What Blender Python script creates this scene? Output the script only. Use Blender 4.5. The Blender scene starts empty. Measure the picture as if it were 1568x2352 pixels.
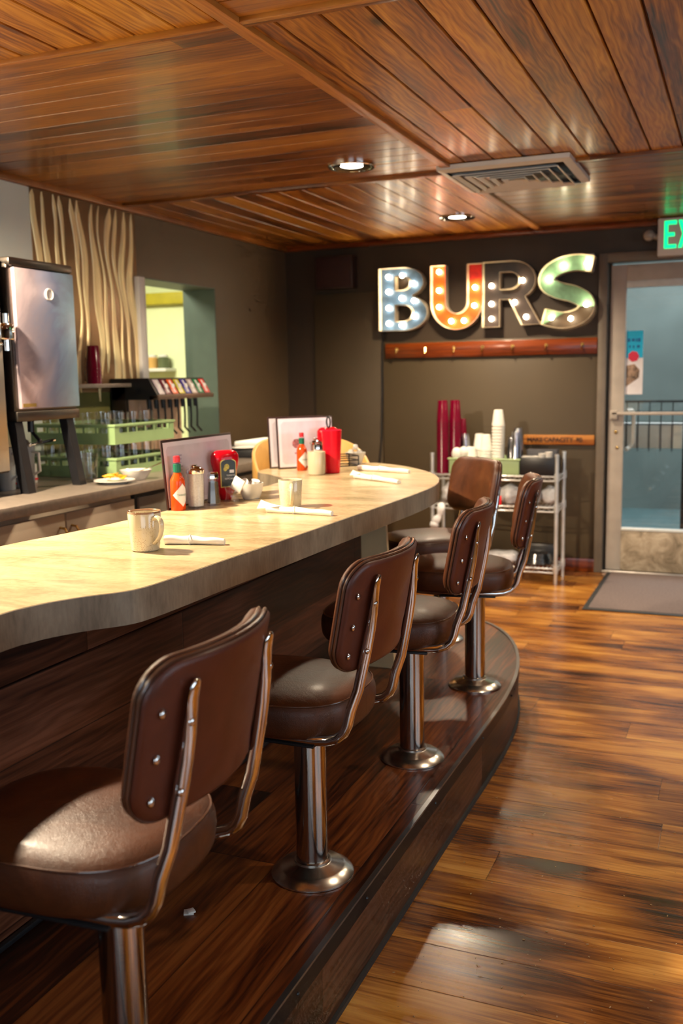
import bpy, bmesh, math, random
from mathutils import Vector, Matrix
random.seed(7)
PI = math.pi
sc = bpy.context.scene
C = sc.collection
# ------------------------------------------------------------------ camera
CAMZ = 1.36
cam_d = bpy.data.cameras.new('camera'); cam = bpy.data.objects.new('camera', cam_d); C.objects.link(cam)
cam_d.sensor_fit = 'VERTICAL'; cam_d.sensor_height = 36.0; cam_d.sensor_width = 24.0
cam_d.lens = 2216.55 * 36.0 / 2352.0
yaw, pitch, roll = 0.395937, 0.1392995, -0.0173788
f_ = Vector((-math.sin(yaw)*math.cos(pitch), math.cos(yaw)*math.cos(pitch), -math.sin(pitch)))
r_ = Vector((math.cos(yaw), math.sin(yaw), 0)); u_ = r_.cross(f_)
rr = r_*math.cos(roll) + u_*math.sin(roll); uu = -r_*math.sin(roll) + u_*math.cos(roll)
M = Matrix(((rr.x, uu.x, -f_.x, 0), (rr.y, uu.y, -f_.y, 0), (rr.z, uu.z, -f_.z, CAMZ), (0, 0, 0, 1)))
cam.matrix_world = M
cam_d.clip_start = 0.05
cam_d.dof.use_dof = True; cam_d.dof.focus_distance = 2.3; cam_d.dof.aperture_fstop = 3.6
sc.camera = cam
# ------------------------------------------------------------------ colour, world, lights
sc.view_settings.view_transform = 'Standard'; sc.view_settings.look = 'None'
sc.view_settings.gamma = 1.0; sc.view_settings.use_curve_mapping = False
sc.view_settings.exposure = 0.45
sc.cycles.use_denoising = True
sc.cycles.max_bounces = 6; sc.cycles.diffuse_bounces = 3
sc.cycles.glossy_bounces = 4; sc.cycles.transmission_bounces = 4; sc.cycles.transparent_max_bounces = 14
sc.cycles.use_adaptive_sampling = True; sc.cycles.adaptive_threshold = 0.05; sc.cycles.adaptive_min_samples = 12
sc.cycles.sample_clamp_indirect = 6.0
sc.cycles.caustics_reflective = False; sc.cycles.caustics_refractive = False
w = bpy.data.worlds.new('world'); sc.world = w; w.use_nodes = True
w.node_tree.nodes['Background'].inputs[0].default_value = (0.60, 0.74, 0.80, 1)
w.node_tree.nodes['Background'].inputs[1].default_value = 1.1

def light(name, kind, loc, energy, color, rot=(0, 0, 0), **k):
    d = bpy.data.lights.new(name, kind); d.energy = energy; d.color = color
    for a, b in k.items(): setattr(d, a, b)
    o = bpy.data.objects.new(name, d); o.location = loc; o.rotation_euler = rot; C.objects.link(o); return o
WARM = (1.0, 0.80, 0.56); COOL = (0.72, 0.86, 1.0)
# daylight through the windows of the right wall and of the wall behind the camera
light('window_light_right', 'AREA', (3.22, 1.2, 1.45), 30, COOL, (0, PI/2, 0), shape='RECTANGLE', size=1.2, size_y=3.4)
light('window_light_rear', 'AREA', (0.9, -2.45, 1.5), 24, COOL, (PI/2, 0, 0), shape='RECTANGLE', size=3.0, size_y=1.2)
# daylight outside the glass door
light('daylight_outside_door', 'AREA', (-0.1, 8.2, 3.2), 80, (0.84, 0.93, 1.0), (0, 0, 0), shape='RECTANGLE', size=2.5, size_y=2.0)
# kitchen behind the serving hatch
light('kitchen_lamp', 'AREA', (-4.3, 5.4, 2.5), 75, (1.0, 0.95, 0.72), (0, 0, 0), shape='RECTANGLE', size=0.8, size_y=0.8)

# ------------------------------------------------------------------ material helpers
def lin(c):
    return tuple((x/12.92 if x <= 0.04045 else ((x+0.055)/1.055)**2.4) for x in c)
def hx(s):
    return lin(tuple(int(s[i:i+2], 16)/255 for i in (0, 2, 4))) + (1,)
class N:
    def __init__(s, name):
        s.m = bpy.data.materials.new(name); s.m.use_nodes = True; s.t = s.m.node_tree
        s.b = s.t.nodes['Principled BSDF']; s.o = s.t.nodes['Material Output']
    def n(s, t, **k):
        x = s.t.nodes.new('ShaderNode'+t)
        for a, b in k.items(): setattr(x, a, b)
        return x
    def l(s, a, b): s.t.links.new(a, b)
    def inp(s, node, key, v):
        if isinstance(v, (int, float, tuple, list)): node.inputs[key].default_value = v
        else: s.l(v, node.inputs[key])
    def math(s, op, a, b=0.0, c=None):
        x = s.n('Math', operation=op); s.inp(x, 0, a); s.inp(x, 1, b)
        if c is not None: s.inp(x, 2, c)
        return x.outputs[0]
    def comb(s, a, b, c):
        x = s.n('CombineXYZ'); s.inp(x, 0, a); s.inp(x, 1, b); s.inp(x, 2, c); return x.outputs[0]
    def sep(s, v):
        x = s.n('SeparateXYZ'); s.l(v, x.inputs[0]); return x.outputs
    def obj(s): return s.n('TexCoord').outputs['Object']
    def noise(s, vec, scale=1.0, detail=3.0, rough=0.5, dist=0.0):
        x = s.n('TexNoise'); s.l(vec, x.inputs['Vector']); x.inputs['Scale'].default_value = scale
        x.inputs['Detail'].default_value = detail; x.inputs['Roughness'].default_value = rough
        x.inputs['Distortion'].default_value = dist; return x.outputs['Fac']
    def ramp(s, fac, stops):
        x = s.n('ValToRGB'); s.l(fac, x.inputs[0]); e = x.color_ramp.elements
        while len(e) < len(stops): e.new(0.5)
        for i, (p, c) in enumerate(stops):
            e[i].position = p; e[i].color = c if len(c) == 4 else (*c, 1)
        return x.outputs[0]
    def mix(s, fac, a, b, mode='MIX'):
        x = s.n('Mix', data_type='RGBA', blend_type=mode); s.inp(x, 0, fac); s.inp(x, 6, a); s.inp(x, 7, b); return x.outputs[2]
    def bump(s, h, strength=0.3, dist=0.01):
        x = s.n('Bump'); s.l(h, x.inputs['Height']); x.inputs['Strength'].default_value = strength
        x.inputs['Distance'].default_value = dist; s.l(x.outputs[0], s.b.inputs['Normal']); return x
    def set(s, **k):
        names = dict(color='Base Color', rough='Roughness', metal='Metallic', coat='Coat Weight', coatr='Coat Roughness',
                     trans='Transmission Weight', ior='IOR', emis='Emission Color', estr='Emission Strength',
                     spec='Specular IOR Level', alpha='Alpha', sheen='Sheen Weight', sub='Subsurface Weight', aniso='Anisotropic')
        for a, b in k.items(): s.inp(s.b, names[a], b)
        return s
def simple(name, col, rough=0.5, metal=0.0, vary=0.12, scale=8.0, bump=0.0, **k):
    """plain surface with a slight procedural mottling"""
    q = N(name); c = hx(col) if isinstance(col, str) else (*col, 1)
    f = q.noise(q.obj(), scale, 2, 0.6)
    d = tuple(x*(1-vary) for x in c[:3]) + (1,); e = tuple(min(1, x*(1+vary)) for x in c[:3]) + (1,)
    q.set(color=q.ramp(f, [(0.3, d), (0.7, e)]), rough=rough, metal=metal, **k)
    if bump: q.bump(f, bump, 0.004)
    return q.m
def glassy(name, col=(1, 1, 1), rough=0.02, ior=1.45, thin=True):
    """thin clear sheet: lets light straight through and mirrors at grazing angles"""
    q = N(name); f = q.noise(q.obj(), 20, 2)
    tr = q.n('BsdfTransparent'); tr.inputs[0].default_value = (*[0.96*x for x in col], 1)
    gl = q.n('BsdfGlossy'); q.inp(gl, 'Roughness', q.math('MULTIPLY_ADD', f, 0.03, rough)); gl.inputs['Color'].default_value = (1, 1, 1, 1)
    fr = q.n('LayerWeight'); fr.inputs[0].default_value = 0.5
    mx = q.n('MixShader'); q.l(q.math('MULTIPLY_ADD', q.math('POWER', fr.outputs['Facing'], 3.5), 0.55, 0.05 if ior > 1.35 else 0.12), mx.inputs[0]); q.l(tr.outputs[0], mx.inputs[1]); q.l(gl.outputs[0], mx.inputs[2])
    q.l(mx.outputs[0], q.o.inputs['Surface']); return q.m
def glow(name, col, strength):
    q = N(name); q.set(color=(*col, 1), emis=(*col, 1), estr=strength, rough=0.4); return q.m
def plank(name, along, width, length, cols, seam_w=0.0025, rough=0.3, knots=0.0, streak=(1.1, 9.0), offs=0.0, ring=0.35, seam_dark=0.25, coat=0.0, contrast=1.0, vert=False, shift=0.35, blotch=0.0):
    """wooden boards: `along` is the axis the boards run in (0 x, 1 y)"""
    q = N(name); xyz = q.sep(q.obj())
    if vert: U, V = xyz[along], xyz[2]
    else: U, V = (xyz[0], xyz[1]) if along == 0 else (xyz[1], xyz[0])
    v = q.math('DIVIDE', q.math('SUBTRACT', V, offs), width)
    row = q.math('FLOOR', v); vf = q.math('SUBTRACT', v, row)
    wn = q.n('TexWhiteNoise', noise_dimensions='1D'); q.l(row, wn.inputs['W']); r1 = wn.outputs['Value']
    u = q.math('DIVIDE', q.math('ADD', U, q.math('MULTIPLY', r1, length*7.3)), length)
    col = q.math('FLOOR', u); uf = q.math('SUBTRACT', u, col)
    w2 = q.n('TexWhiteNoise', noise_dimensions='2D'); q.l(q.comb(row, col, 0), w2.inputs['Vector']); rid = w2.outputs['Value']
    ro = q.math('MULTIPLY', rid, 37.0)
    gv = q.comb(q.math('MULTIPLY', U, streak[0]), q.math('MULTIPLY', V, streak[1]), ro)
    A = q.noise(gv, 1.0, 3, 0.66, 0.8)
    gv2 = q.comb(q.math('MULTIPLY', U, 5.0), q.math('MULTIPLY', V, 190.0), ro)
    B = q.noise(gv2, 1.0, 1.5, 0.6)
    wv = q.n('TexWave', wave_type='BANDS', bands_direction='Y'); wv.inputs['Scale'].default_value = 3.2
    wv.inputs['Distortion'].default_value = 9.0; wv.inputs['Detail'].default_value = 1.0; wv.inputs['Detail Scale'].default_value = 1.3
    q.l(q.comb(q.math('MULTIPLY', U, 1.1), q.math('MULTIPLY', V, 4.5), ro), wv.inputs['Vector'])
    W_ = wv.outputs['Fac']
    f = q.math('ADD', q.math('MULTIPLY', A, 1.0), q.math('MULTIPLY', q.math('SUBTRACT', B, 0.5), 0.42))
    f = q.math('ADD', f, q.math('MULTIPLY', q.math('SUBTRACT', W_, 0.5), ring*0.35))
    f = q.math('ADD', f, q.math('MULTIPLY', q.math('SUBTRACT', rid, 0.5), shift))
    if blotch:
        Bl = q.noise(q.comb(q.math('MULTIPLY', U, 2.2), q.math('MULTIPLY', V, 4.0), 3.0), 1.0, 2, 0.55)
        f = q.math('ADD', f, q.math('MULTIPLY', q.math('SUBTRACT', Bl, 0.5), blotch))
    f = q.math('ADD', q.math('MULTIPLY', q.math('SUBTRACT', f, 0.5), contrast), 0.5)
    n = len(cols); c = q.ramp(f, [(0.22+0.56*i/(n-1), hx(x)) for i, x in enumerate(cols)])
    if knots:
        vo = q.n('TexVoronoi'); vo.inputs['Scale'].default_value = 1.0
        q.l(q.comb(q.math('MULTIPLY', U, 1.9), q.math('MULTIPLY', V, 5.2), q.math('MULTIPLY', rid, 9.0)), vo.inputs['Vector'])
        kk = q.ramp(vo.outputs['Distance'], [(0.0, (0, 0, 0, 1)), (0.05, (0.05, 0.05, 0.05, 1)), (0.11, (0.75, 0.75, 0.75, 1)), (0.17, (1, 1, 1, 1))])
        c = q.mix(knots, c, q.mix(1.0, c, kk, 'MULTIPLY'))
    dv = q.math('MULTIPLY', q.math('MINIMUM', vf, q.math('SUBTRACT', 1.0, vf)), width)
    du = q.math('MULTIPLY', q.math('MINIMUM', uf, q.math('SUBTRACT', 1.0, uf)), length)
    d = q.math('MINIMUM', dv, du)
    sm = q.n('MapRange'); sm.inputs['From Min'].default_value = 0.0; sm.inputs['From Max'].default_value = seam_w; q.l(d, sm.inputs['Value'])
    s_ = sm.outputs['Result']
    c = q.mix(s_, q.mix(1.0, c, (seam_dark, seam_dark, seam_dark, 1), 'MULTIPLY'), c)
    q.set(color=c, rough=q.math('MULTIPLY_ADD', A, 0.22, rough-0.11), coat=coat, coatr=0.12, spec=0.3 if vert else 0.5)
    hgt = q.math('ADD', q.math('MULTIPLY', B, 0.12), s_)
    q.bump(hgt, 0.25, 0.0015)
    return q.m
# ------------------------------------------------------------------ mesh helpers
class MB:
    """collects shapes and links them as ONE mesh object"""
    def __init__(s): s.bm = bmesh.new(); s.T = Matrix.Identity(4)
    def V(s, p): return s.bm.verts.new(s.T @ Vector(p))
    def face(s, vs, mi=0, smooth=True):
        try: f = s.bm.faces.new(vs)
        except ValueError: return None
        f.material_index = mi; f.smooth = smooth; return f
    def box(s, a, b, bev=0.0, mi=0, M=None, seg=2):
        M = M or Matrix.Identity(4)
        t = bmesh.new()
        x0, y0, z0 = a; x1, y1, z1 = b
        v = [t.verts.new(p) for p in ((x0,y0,z0),(x1,y0,z0),(x1,y1,z0),(x0,y1,z0),(x0,y0,z1),(x1,y0,z1),(x1,y1,z1),(x0,y1,z1))]
        for q in ((0,3,2,1),(4,5,6,7),(0,1,5,4),(1,2,6,5),(2,3,7,6),(3,0,4,7)): t.faces.new([v[i] for i in q])
        if bev > 0: bmesh.ops.bevel(t, geom=t.edges[:], offset=bev, segments=seg, affect='EDGES', profile=0.5)
        s._merge(t, M, mi)
        return s
    def _merge(s, t, M, mi):
        bmesh.ops.recalc_face_normals(t, faces=t.faces[:])
        d = {}
        for v in t.verts: d[v] = s.V(M @ v.co)
        for f in t.faces:
            s.face([d[v] for v in f.verts], mi)
        t.free()
    def lathe(s, prof, seg=32, M=None, mi=0, close=False, a0=0.0, a1=2*PI):
        """prof = [(r,z)...] about z"""
        M = M or Matrix.Identity(4); full = abs(a1-a0-2*PI) < 1e-6
        n = seg if full else seg+1; rings = []
        for r, z in prof:
            if r < 1e-6: rings.append([s.V(M @ Vector((0, 0, z)))]*n)
            else: rings.append([s.V(M @ Vector((r*math.cos(a0+(a1-a0)*i/seg), r*math.sin(a0+(a1-a0)*i/seg), z))) for i in range(n)])
        m = len(prof)
        for k in range(m if close else m-1):
            A, B = rings[k], rings[(k+1) % m]
            for i in range(seg):
                j = (i+1) % n
                q = [A[i], A[j], B[j], B[i]]; u = []
                for x in q:
                    if x not in u: u.append(x)
                if len(u) >= 3: s.face(u, mi)
        return s
    def cyl(s, p, q, r, seg=20, r2=None, mi=0, cap=True):
        p = Vector(p); q = Vector(q); d = q-p; L = d.length
        M = Matrix.Translation(p) @ d.to_track_quat('Z', 'Y').to_matrix().to_4x4()
        r2 = r if r2 is None else r2
        prof = ([(0, 0)] if cap else []) + [(r, 0), (r2, L)] + ([(0, L)] if cap else [])
        return s.lathe(prof, seg, M, mi)
    def sphere(s, c, r, seg=16, rings=8, sc=(1, 1, 1), mi=0):
        M = Matrix.Translation(c) @ Matrix.Diagonal((*sc, 1))
        return s.lathe([(r*math.sin(PI*i/rings), -r*math.cos(PI*i/rings)) for i in range(rings+1)], seg, M, mi)
    def tube(s, pts, r, seg=10, mi=0, cap=True, closed=False):
        """r: number, or list of (ra, rb[, up]) per point"""
        P = [Vector(p) for p in pts]; n = len(P); rings = []; up = None
        for i in range(n):
            if closed: t = (P[(i+1) % n]-P[i-1]).normalized()
            else: t = (P[min(i+1, n-1)]-P[max(i-1, 0)]).normalized()
            if up is None:
                up = Vector((0, 0, 1)) if abs(t.z) < 0.9 else Vector((0, 1, 0))
            a = up.cross(t)
            if a.length < 1e-4: a = Vector((1, 0, 0)).cross(t)
            a.normalize(); b = t.cross(a).normalized(); up = b
            ra, rb = (r, r) if isinstance(r, (int, float)) else r[i]
            rings.append([s.V(P[i]+a*ra*math.cos(2*PI*k/seg)+b*rb*math.sin(2*PI*k/seg)) for k in range(seg)])
        for i in range(n if closed else n-1):
            A, B = rings[i], rings[(i+1) % n]
            for k in range(seg):
                s.face([A[k], A[(k+1) % seg], B[(k+1) % seg], B[k]], mi)
        if cap and not closed:
            s.face(rings[0][::-1], mi); s.face(rings[-1], mi)
        return s
    def prism(s, pts, z0, z1, mi=0, M=None, holes=(), bev=0.0, side_mi=None):
        """extrude a 2-D outline (with holes) from z0 to z1"""
        M = M or Matrix.Identity(4); t = bmesh.new(); es = []; lp = []
        for L in [pts]+list(holes):
            vs = [t.verts.new((x, y, z1)) for x, y in L]; lp.append(vs)
            es += [t.edges.new((vs[i], vs[(i+1) % len(vs)])) for i in range(len(vs))]
        bmesh.ops.triangle_fill(t, use_beauty=True, use_dissolve=False, edges=es)
        top = t.faces[:]
        lowv = {}
        for v in list(t.verts): lowv[v] = t.verts.new((v.co.x, v.co.y, z0))
        for f in top: t.faces.new([lowv[v] for v in reversed(f.verts[:])])
        for vs in lp:
            for i in range(len(vs)):
                a, b = vs[i], vs[(i+1) % len(vs)]
                t.faces.new((a, b, lowv[b], lowv[a]))
        bmesh.ops.recalc_face_normals(t, faces=t.faces[:])
        s._merge(t, M, mi); return s
    def obj(s, name, mat, parent=None, smooth=35, loc=None, rotz=None):
        me = bpy.data.meshes.new(name); s.bm.to_mesh(me); s.bm.free()
        for m in (mat if isinstance(mat, (list, tuple)) else [mat]): me.materials.append(m)
        if smooth is not None: me.set_sharp_from_angle(angle=math.radians(smooth))
        o = bpy.data.objects.new(name, me); C.objects.link(o)
        if parent: o.parent = parent
        if loc: o.location = loc
        if rotz is not None: o.rotation_euler = (0, 0, rotz)
        return o
def tag(o, label=None, cat=None, group=None, kind=None):
    if label: o['label'] = label
    if cat: o['category'] = cat
    if group: o['group'] = group
    if kind: o['kind'] = kind
    return o
def thing(name, label, cat, loc=(0, 0, 0), rotz=0.0, group=None):
    o = bpy.data.objects.new(name, None); o.empty_display_size = 0.05; C.objects.link(o)
    o.location = loc; o.rotation_euler = (0, 0, rotz); return tag(o, label, cat, group)
def struct(o): o['kind'] = 'structure'; return o
def dup(root, loc, rotz, label, group=None):
    r = root.copy(); C.objects.link(r); r.location = loc; r.rotation_euler = (0, 0, rotz); r['label'] = label
    if group: r['group'] = group
    for ch in list(root.children):
        c = ch.copy(); C.objects.link(c); c.parent = r
        for g in list(ch.children):
            d = g.copy(); C.objects.link(d); d.parent = c
    return r
def text(s_, name, mat, parent, size, M, depth=0.0006, bold=0.0, align='CENTER'):
    cu = bpy.data.curves.new(name, 'FONT'); cu.body = s_; cu.size = size; cu.extrude = depth; cu.offset = bold
    cu.align_x = align; cu.align_y = 'CENTER'
    t = bpy.data.objects.new(name, cu); C.objects.link(t)
    bpy.context.view_layer.update()
    me = bpy.data.meshes.new_from_object(t.evaluated_get(bpy.context.evaluated_depsgraph_get()))
    bpy.data.objects.remove(t); bpy.data.curves.remove(cu)
    me.transform(M); me.materials.clear(); me.materials.append(mat)
    o = bpy.data.objects.new(name, me); C.objects.link(o)
    if parent: o.parent = parent
    return o
def frame(o, x, y):  # matrix with origin o, local x->x, local y->y
    x = Vector(x).normalized(); y = Vector(y).normalized(); z = x.cross(y)
    m = Matrix.Identity(4)
    for i in range(3): m[i][0] = x[i]; m[i][1] = y[i]; m[i][2] = z[i]; m[i][3] = o[i]
    return m
# ------------------------------------------------------------------ materials
m_pine_y = plank('pine_boards_lengthwise', 1, 0.1333, 9.0, ['341a04', '7c420d', 'b07320', 'd0963a'], knots=0.9, rough=0.38, offs=-0.023, seam_w=0.004, seam_dark=0.15, coat=0.12, ring=0.45, contrast=0.85)
m_pine_x = plank('pine_boards_crosswise', 0, 0.1333, 9.0, ['321804', '6a360b', '985c1a', 'b67c2e'], knots=0.8, rough=0.36, offs=0.06, seam_w=0.0025, seam_dark=0.35, coat=0.15, ring=0.3, contrast=0.8)
m_pine_trim = plank('pine_trim', 1, 0.5, 9.0, ['6e3a10', '985a20', 'b87a36'], knots=0.2, rough=0.4)
m_floor = plank('laminate_floor_boards', 0, 0.17, 1.22, ['261104', '552b0a', '8e5419', 'ba7e32', 'd0994a'], rough=0.27, offs=0.03, ring=0.2, streak=(1.0, 8.0), coat=0.06, contrast=0.80, blotch=0.9, shift=0.12, seam_dark=0.3, seam_w=0.002)
m_deck = plank('dark_oak_deck_boards', 1, 0.195, 1.5, ['170903', '3c190a', '6a3414', '8a4e22'], rough=0.34, offs=-0.775, ring=0.35, streak=(1.2, 12.0), coat=0.08, contrast=0.95, seam_dark=0.2)
m_riser = plank('dark_riser_boards', 1, 0.4, 1.3, ['0a0502', '28140b', '452818', '5c3a28'], rough=0.38, offs=-0.1, vert=True, streak=(1.2, 10), coat=0.1, shift=0.3)
m_barfront = plank('dark_walnut_panel_boards', 1, 0.17, 1.25, ['170906', '351a10', '56301f', '704632'], rough=0.42, offs=0.03, vert=True, streak=(1.0, 9), coat=0.0, contrast=0.9, seam_dark=0.15)
m_wall = simple('taupe_paint', (0.110, 0.073, 0.036), 0.5, vary=0.06, scale=3.0)
m_wall_dark = simple('dark_brown_paint', (0.044, 0.026, 0.0125), 0.5, vary=0.08, scale=2.5)
m_panelpaint = simple('olive_brown_panel_paint', (0.068, 0.046, 0.021), 0.55, vary=0.08, scale=2.0)
m_white_wall = simple('pale_grey_wall_sheet', (0.72, 0.80, 0.75), 0.3, vary=0.08, scale=2.0)
m_green_tile = simple('olive_green_wall_sheet', (0.20, 0.19, 0.06), 0.25, vary=0.2, scale=4.0)
m_kitchen = simple('pale_lime_kitchen_paint', (0.72, 0.78, 0.48), 0.6, vary=0.04)
m_teal = simple('grey_green_reveal_paint', (0.10, 0.14, 0.12), 0.5, vary=0.15, scale=4)
m_black = simple('black_plastic', (0.012, 0.012, 0.014), 0.35)
m_blackmetal = simple('black_metal', (0.016, 0.016, 0.018), 0.35, metal=0.3)
m_chrome = simple('chrome', (0.80, 0.79, 0.78), 0.07, metal=1.0, vary=0.03)
def brushed(name, col, rough):
    q = N(name); xyz = q.sep(q.obj()); f = q.noise(q.comb(q.math('MULTIPLY', xyz[0], 30), q.math('MULTIPLY', xyz[1], 30), q.math('MULTIPLY', xyz[2], 400)), 1, 3)
    q.set(color=(*col, 1), metal=1.0, rough=q.math('MULTIPLY_ADD', f, 0.12, rough)); q.bump(f, 0.05, 0.001); return q.m
m_steel = brushed('brushed_steel', (0.52, 0.50, 0.47), 0.25)
m_steel_dark = brushed('dark_brushed_steel', (0.16, 0.14, 0.12), 0.3)
m_post = brushed('polished_post_steel', (0.46, 0.42, 0.38), 0.05)
m_flange = simple('satin_flange_steel', (0.60, 0.57, 0.52), 0.24, metal=1.0, vary=0.06)
def vinyl(name, cols, rough, bump=0.35):
    q = N(name); o = q.obj()
    a = q.noise(o, 5.0, 6, 0.65, 1.2); v = q.n('TexVoronoi', feature='DISTANCE_TO_EDGE'); v.inputs['Scale'].default_value = 330; q.l(o, v.inputs['Vector'])
    q.set(color=q.ramp(a, [(0.3, hx(cols[0])), (0.6, hx(cols[1])), (0.8, hx(cols[2]))]), rough=q.math('MULTIPLY_ADD', a, 0.25, rough-0.12), coat=0.08, coatr=0.2, spec=0.4)
    h = q.math('ADD', q.math('MULTIPLY', v.outputs['Distance'], 0.6), q.math('MULTIPLY', q.noise(o, 14, 4, 0.6, 2.0), 1.2))
    q.bump(h, bump, 0.003); return q.m
m_vinyl = vinyl('brown_vinyl', ['331709', '552c13', '72431f'], 0.44)
m_vinyl_back = vinyl('brown_vinyl_back', ['4a2012', '5c2a18', '6a3420'], 0.42, 0.15)
m_piping = simple('brown_piping', (0.075, 0.028, 0.014), 0.25, coat=0.4)
def laminate():
    q = N('beige_stone_laminate'); o = q.obj(); xyz = q.sep(o)
    a = q.noise(q.comb(q.math('MULTIPLY', xyz[0], 3.0), q.math('MULTIPLY', xyz[1], 9.0), q.math('MULTIPLY', xyz[2], 3.0)), 1, 6, 0.65, 0.7)
    b = q.noise(o, 60, 3, 0.6)
    f = q.math('ADD', a, q.math('MULTIPLY', q.math('SUBTRACT', b, 0.5), 0.18))
    q.set(color=q.ramp(f, [(0.3, hx('94825f')), (0.5, hx('bba680')), (0.7, hx('cebb94'))]), rough=q.math('MULTIPLY_ADD', b, 0.1, 0.20), spec=0.5)
    return q.m
m_lam = laminate()
def edge_lam():
    q = N('grey_stone_laminate_edge'); o = q.obj(); xyz = q.sep(o)
    a = q.noise(q.comb(q.math('MULTIPLY', xyz[0], 9), q.math('MULTIPLY', xyz[1], 9), q.math('MULTIPLY', xyz[2], 4)), 1, 6, 0.7, 0.5)
    b = q.noise(q.comb(q.math('MULTIPLY', xyz[0], 150), q.math('MULTIPLY', xyz[1], 150), q.math('MULTIPLY', xyz[2], 25)), 1, 3)
    f = q.math('ADD', a, q.math('MULTIPLY', q.math('SUBTRACT', b, 0.5), 0.35))
    q.set(color=q.ramp(f, [(0.3, hx('6a5f50')), (0.7, hx('9a8d78'))]), rough=0.35); return q.m
m_lam_edge = edge_lam()
m_backtop = simple('grey_brown_laminate', (0.20, 0.165, 0.135), 0.28, vary=0.15, scale=40)
m_cab = simple('pale_maple_cabinet_front', (0.36, 0.29, 0.22), 0.45, vary=0.12, scale=5)
m_brass = simple('brass', (0.62, 0.42, 0.14), 0.2, metal=1.0)
m_maple = simple('yellow_maple_veneer', (0.52, 0.29, 0.08), 0.4, vary=0.12, scale=6)
m_maple_pale = simple('pale_maple_board', (0.84, 0.62, 0.33), 0.5, vary=0.08, scale=6)
m_door = simple('off_white_door_paint', (0.42, 0.37, 0.32), 0.45, vary=0.12, scale=6)
m_frame = simple('taupe_door_frame_paint', (0.16, 0.13, 0.10), 0.4, vary=0.1)
def doorlow():
    q = N('scuffed_door_paint'); o = q.obj(); a = q.noise(o, 7, 6, 0.7, 1.0)
    q.set(color=q.ramp(a, [(0.35, hx('6b5f4c')), (0.5, hx('9a8b76')), (0.62, hx('b3a590'))]), rough=0.5); return q.m
m_doorlow = doorlow()
def cupmat(name, col, rough, tr=0.0):
    q = N(name); f = q.noise(q.obj(), 30, 2); q.set(color=(*col, 1), rough=q.math('MULTIPLY_ADD', f, 0.06, rough), trans=tr, ior=1.3, spec=0.6); return q.m
m_redcup = cupmat('red_tumbler_plastic', (0.13, 0.001, 0.016), 0.15)
m_foam = simple('white_foam', (0.80, 0.78, 0.70), 0.7, vary=0.03)
m_paper = simple('white_paper', (0.82, 0.80, 0.74), 0.75, vary=0.04, scale=30, bump=0.2)
m_ceramic = simple('white_glazed_ceramic', (0.72, 0.70, 0.64), 0.12, vary=0.03)
m_glass = glassy('clear_glass')
m_window = glassy('door_pane_glass', (0.97, 0.98, 0.97), 0.0, 1.45)
def mugmat():
    q = N('speckled_cream_glaze'); o = q.obj(); v = q.n('TexVoronoi'); v.inputs['Scale'].default_value = 430; q.l(o, v.inputs['Vector'])
    mask = q.noise(o, 18, 4, 0.6); z = q.sep(o)[2]
    sp = q.math('MULTIPLY', q.math('LESS_THAN', v.outputs['Distance'], 0.28), q.math('GREATER_THAN', mask, 0.5))
    base = q.ramp(q.noise(o, 10, 3), [(0.3, hx('c9bb98')), (0.7, hx('ddd2b4'))])
    c = q.mix(q.math('MULTIPLY', sp, 0.75), base, hx('7a4c26'))
    rim = q.math('GREATER_THAN', z, 0.0925); c = q.mix(q.math('MULTIPLY', rim, 0.8), c, hx('8a5430'))
    q.set(color=c, rough=0.15, coat=0.5); return q.m
m_mug = mugmat()
m_green = simple('sage_green_plastic', (0.28, 0.42, 0.19), 0.35, vary=0.06)
m_lime_tub = simple('pale_green_plastic', (0.36, 0.50, 0.25), 0.4, vary=0.06)
m_tan = simple('tan_metal_panel', (0.66, 0.44, 0.29), 0.35, vary=0.08)
m_white = simple('white_plastic', (0.68, 0.66, 0.62), 0.4, vary=0.04)
m_bag = simple('white_plastic_bag', (0.72, 0.72, 0.74), 0.3, vary=0.1, scale=20, bump=0.8)
m_rackwire = simple('chrome_wire', (0.80, 0.82, 0.82), 0.28, metal=0.7)
m_orangewood = plank('orange_stained_board', 0, 0.5, 6.0, ['3a1204', '6e2c0a', '8e4212'], rough=0.3, vert=True, coat=0.3)
m_signwood = plank('amber_sign_board', 0, 0.5, 6.0, ['6e300c', 'a8652a', 'c48a44'], rough=0.5, vert=True)
m_speaker = simple('dark_maroon_speaker_cloth', (0.035, 0.010, 0.006), 0.8, vary=0.2, scale=60)
m_mat = simple('brown_ribbed_mat', (0.15, 0.11, 0.10), 0.85, vary=0.3, scale=120, bump=0.6)
m_rubber = simple('black_rubber', (0.02, 0.02, 0.02), 0.6)
m_cream_rim = simple('cream_painted_metal_rim', (0.62, 0.52, 0.36), 0.4, vary=0.2, scale=30)
m_bulb = glow('lit_bulb', (1.0, 0.82, 0.55), 38.0)
m_can = glow('lamp_lens', (1.0, 0.90, 0.74), 22.0)
m_exit = glow('green_lit_lettering', (0.0, 0.9, 0.26), 1.3)
m_menu = simple('menu_page', (0.78, 0.72, 0.80), 0.35, vary=0.05, coat=0.4)
m_menu_in = simple('menu_page_inner', (0.64, 0.57, 0.64), 0.35, vary=0.08, scale=15, coat=0.4)
m_maroon = simple('maroon_vinyl_cover', (0.035, 0.014, 0.012), 0.35)
m_tabasco = cupmat('red_pepper_sauce', (0.62, 0.07, 0.01), 0.08)
m_redcap = simple('red_cap', (0.75, 0.02, 0.03), 0.3)
m_greenfoil = simple('green_foil', (0.01, 0.14, 0.08), 0.25)
m_label = simple('paper_label', (0.78, 0.76, 0.74), 0.5)
m_ketchup = cupmat('ketchup_plastic', (0.48, 0.004, 0.012), 0.12)
m_klabel = simple('black_label', (0.012, 0.016, 0.010), 0.3)
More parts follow.
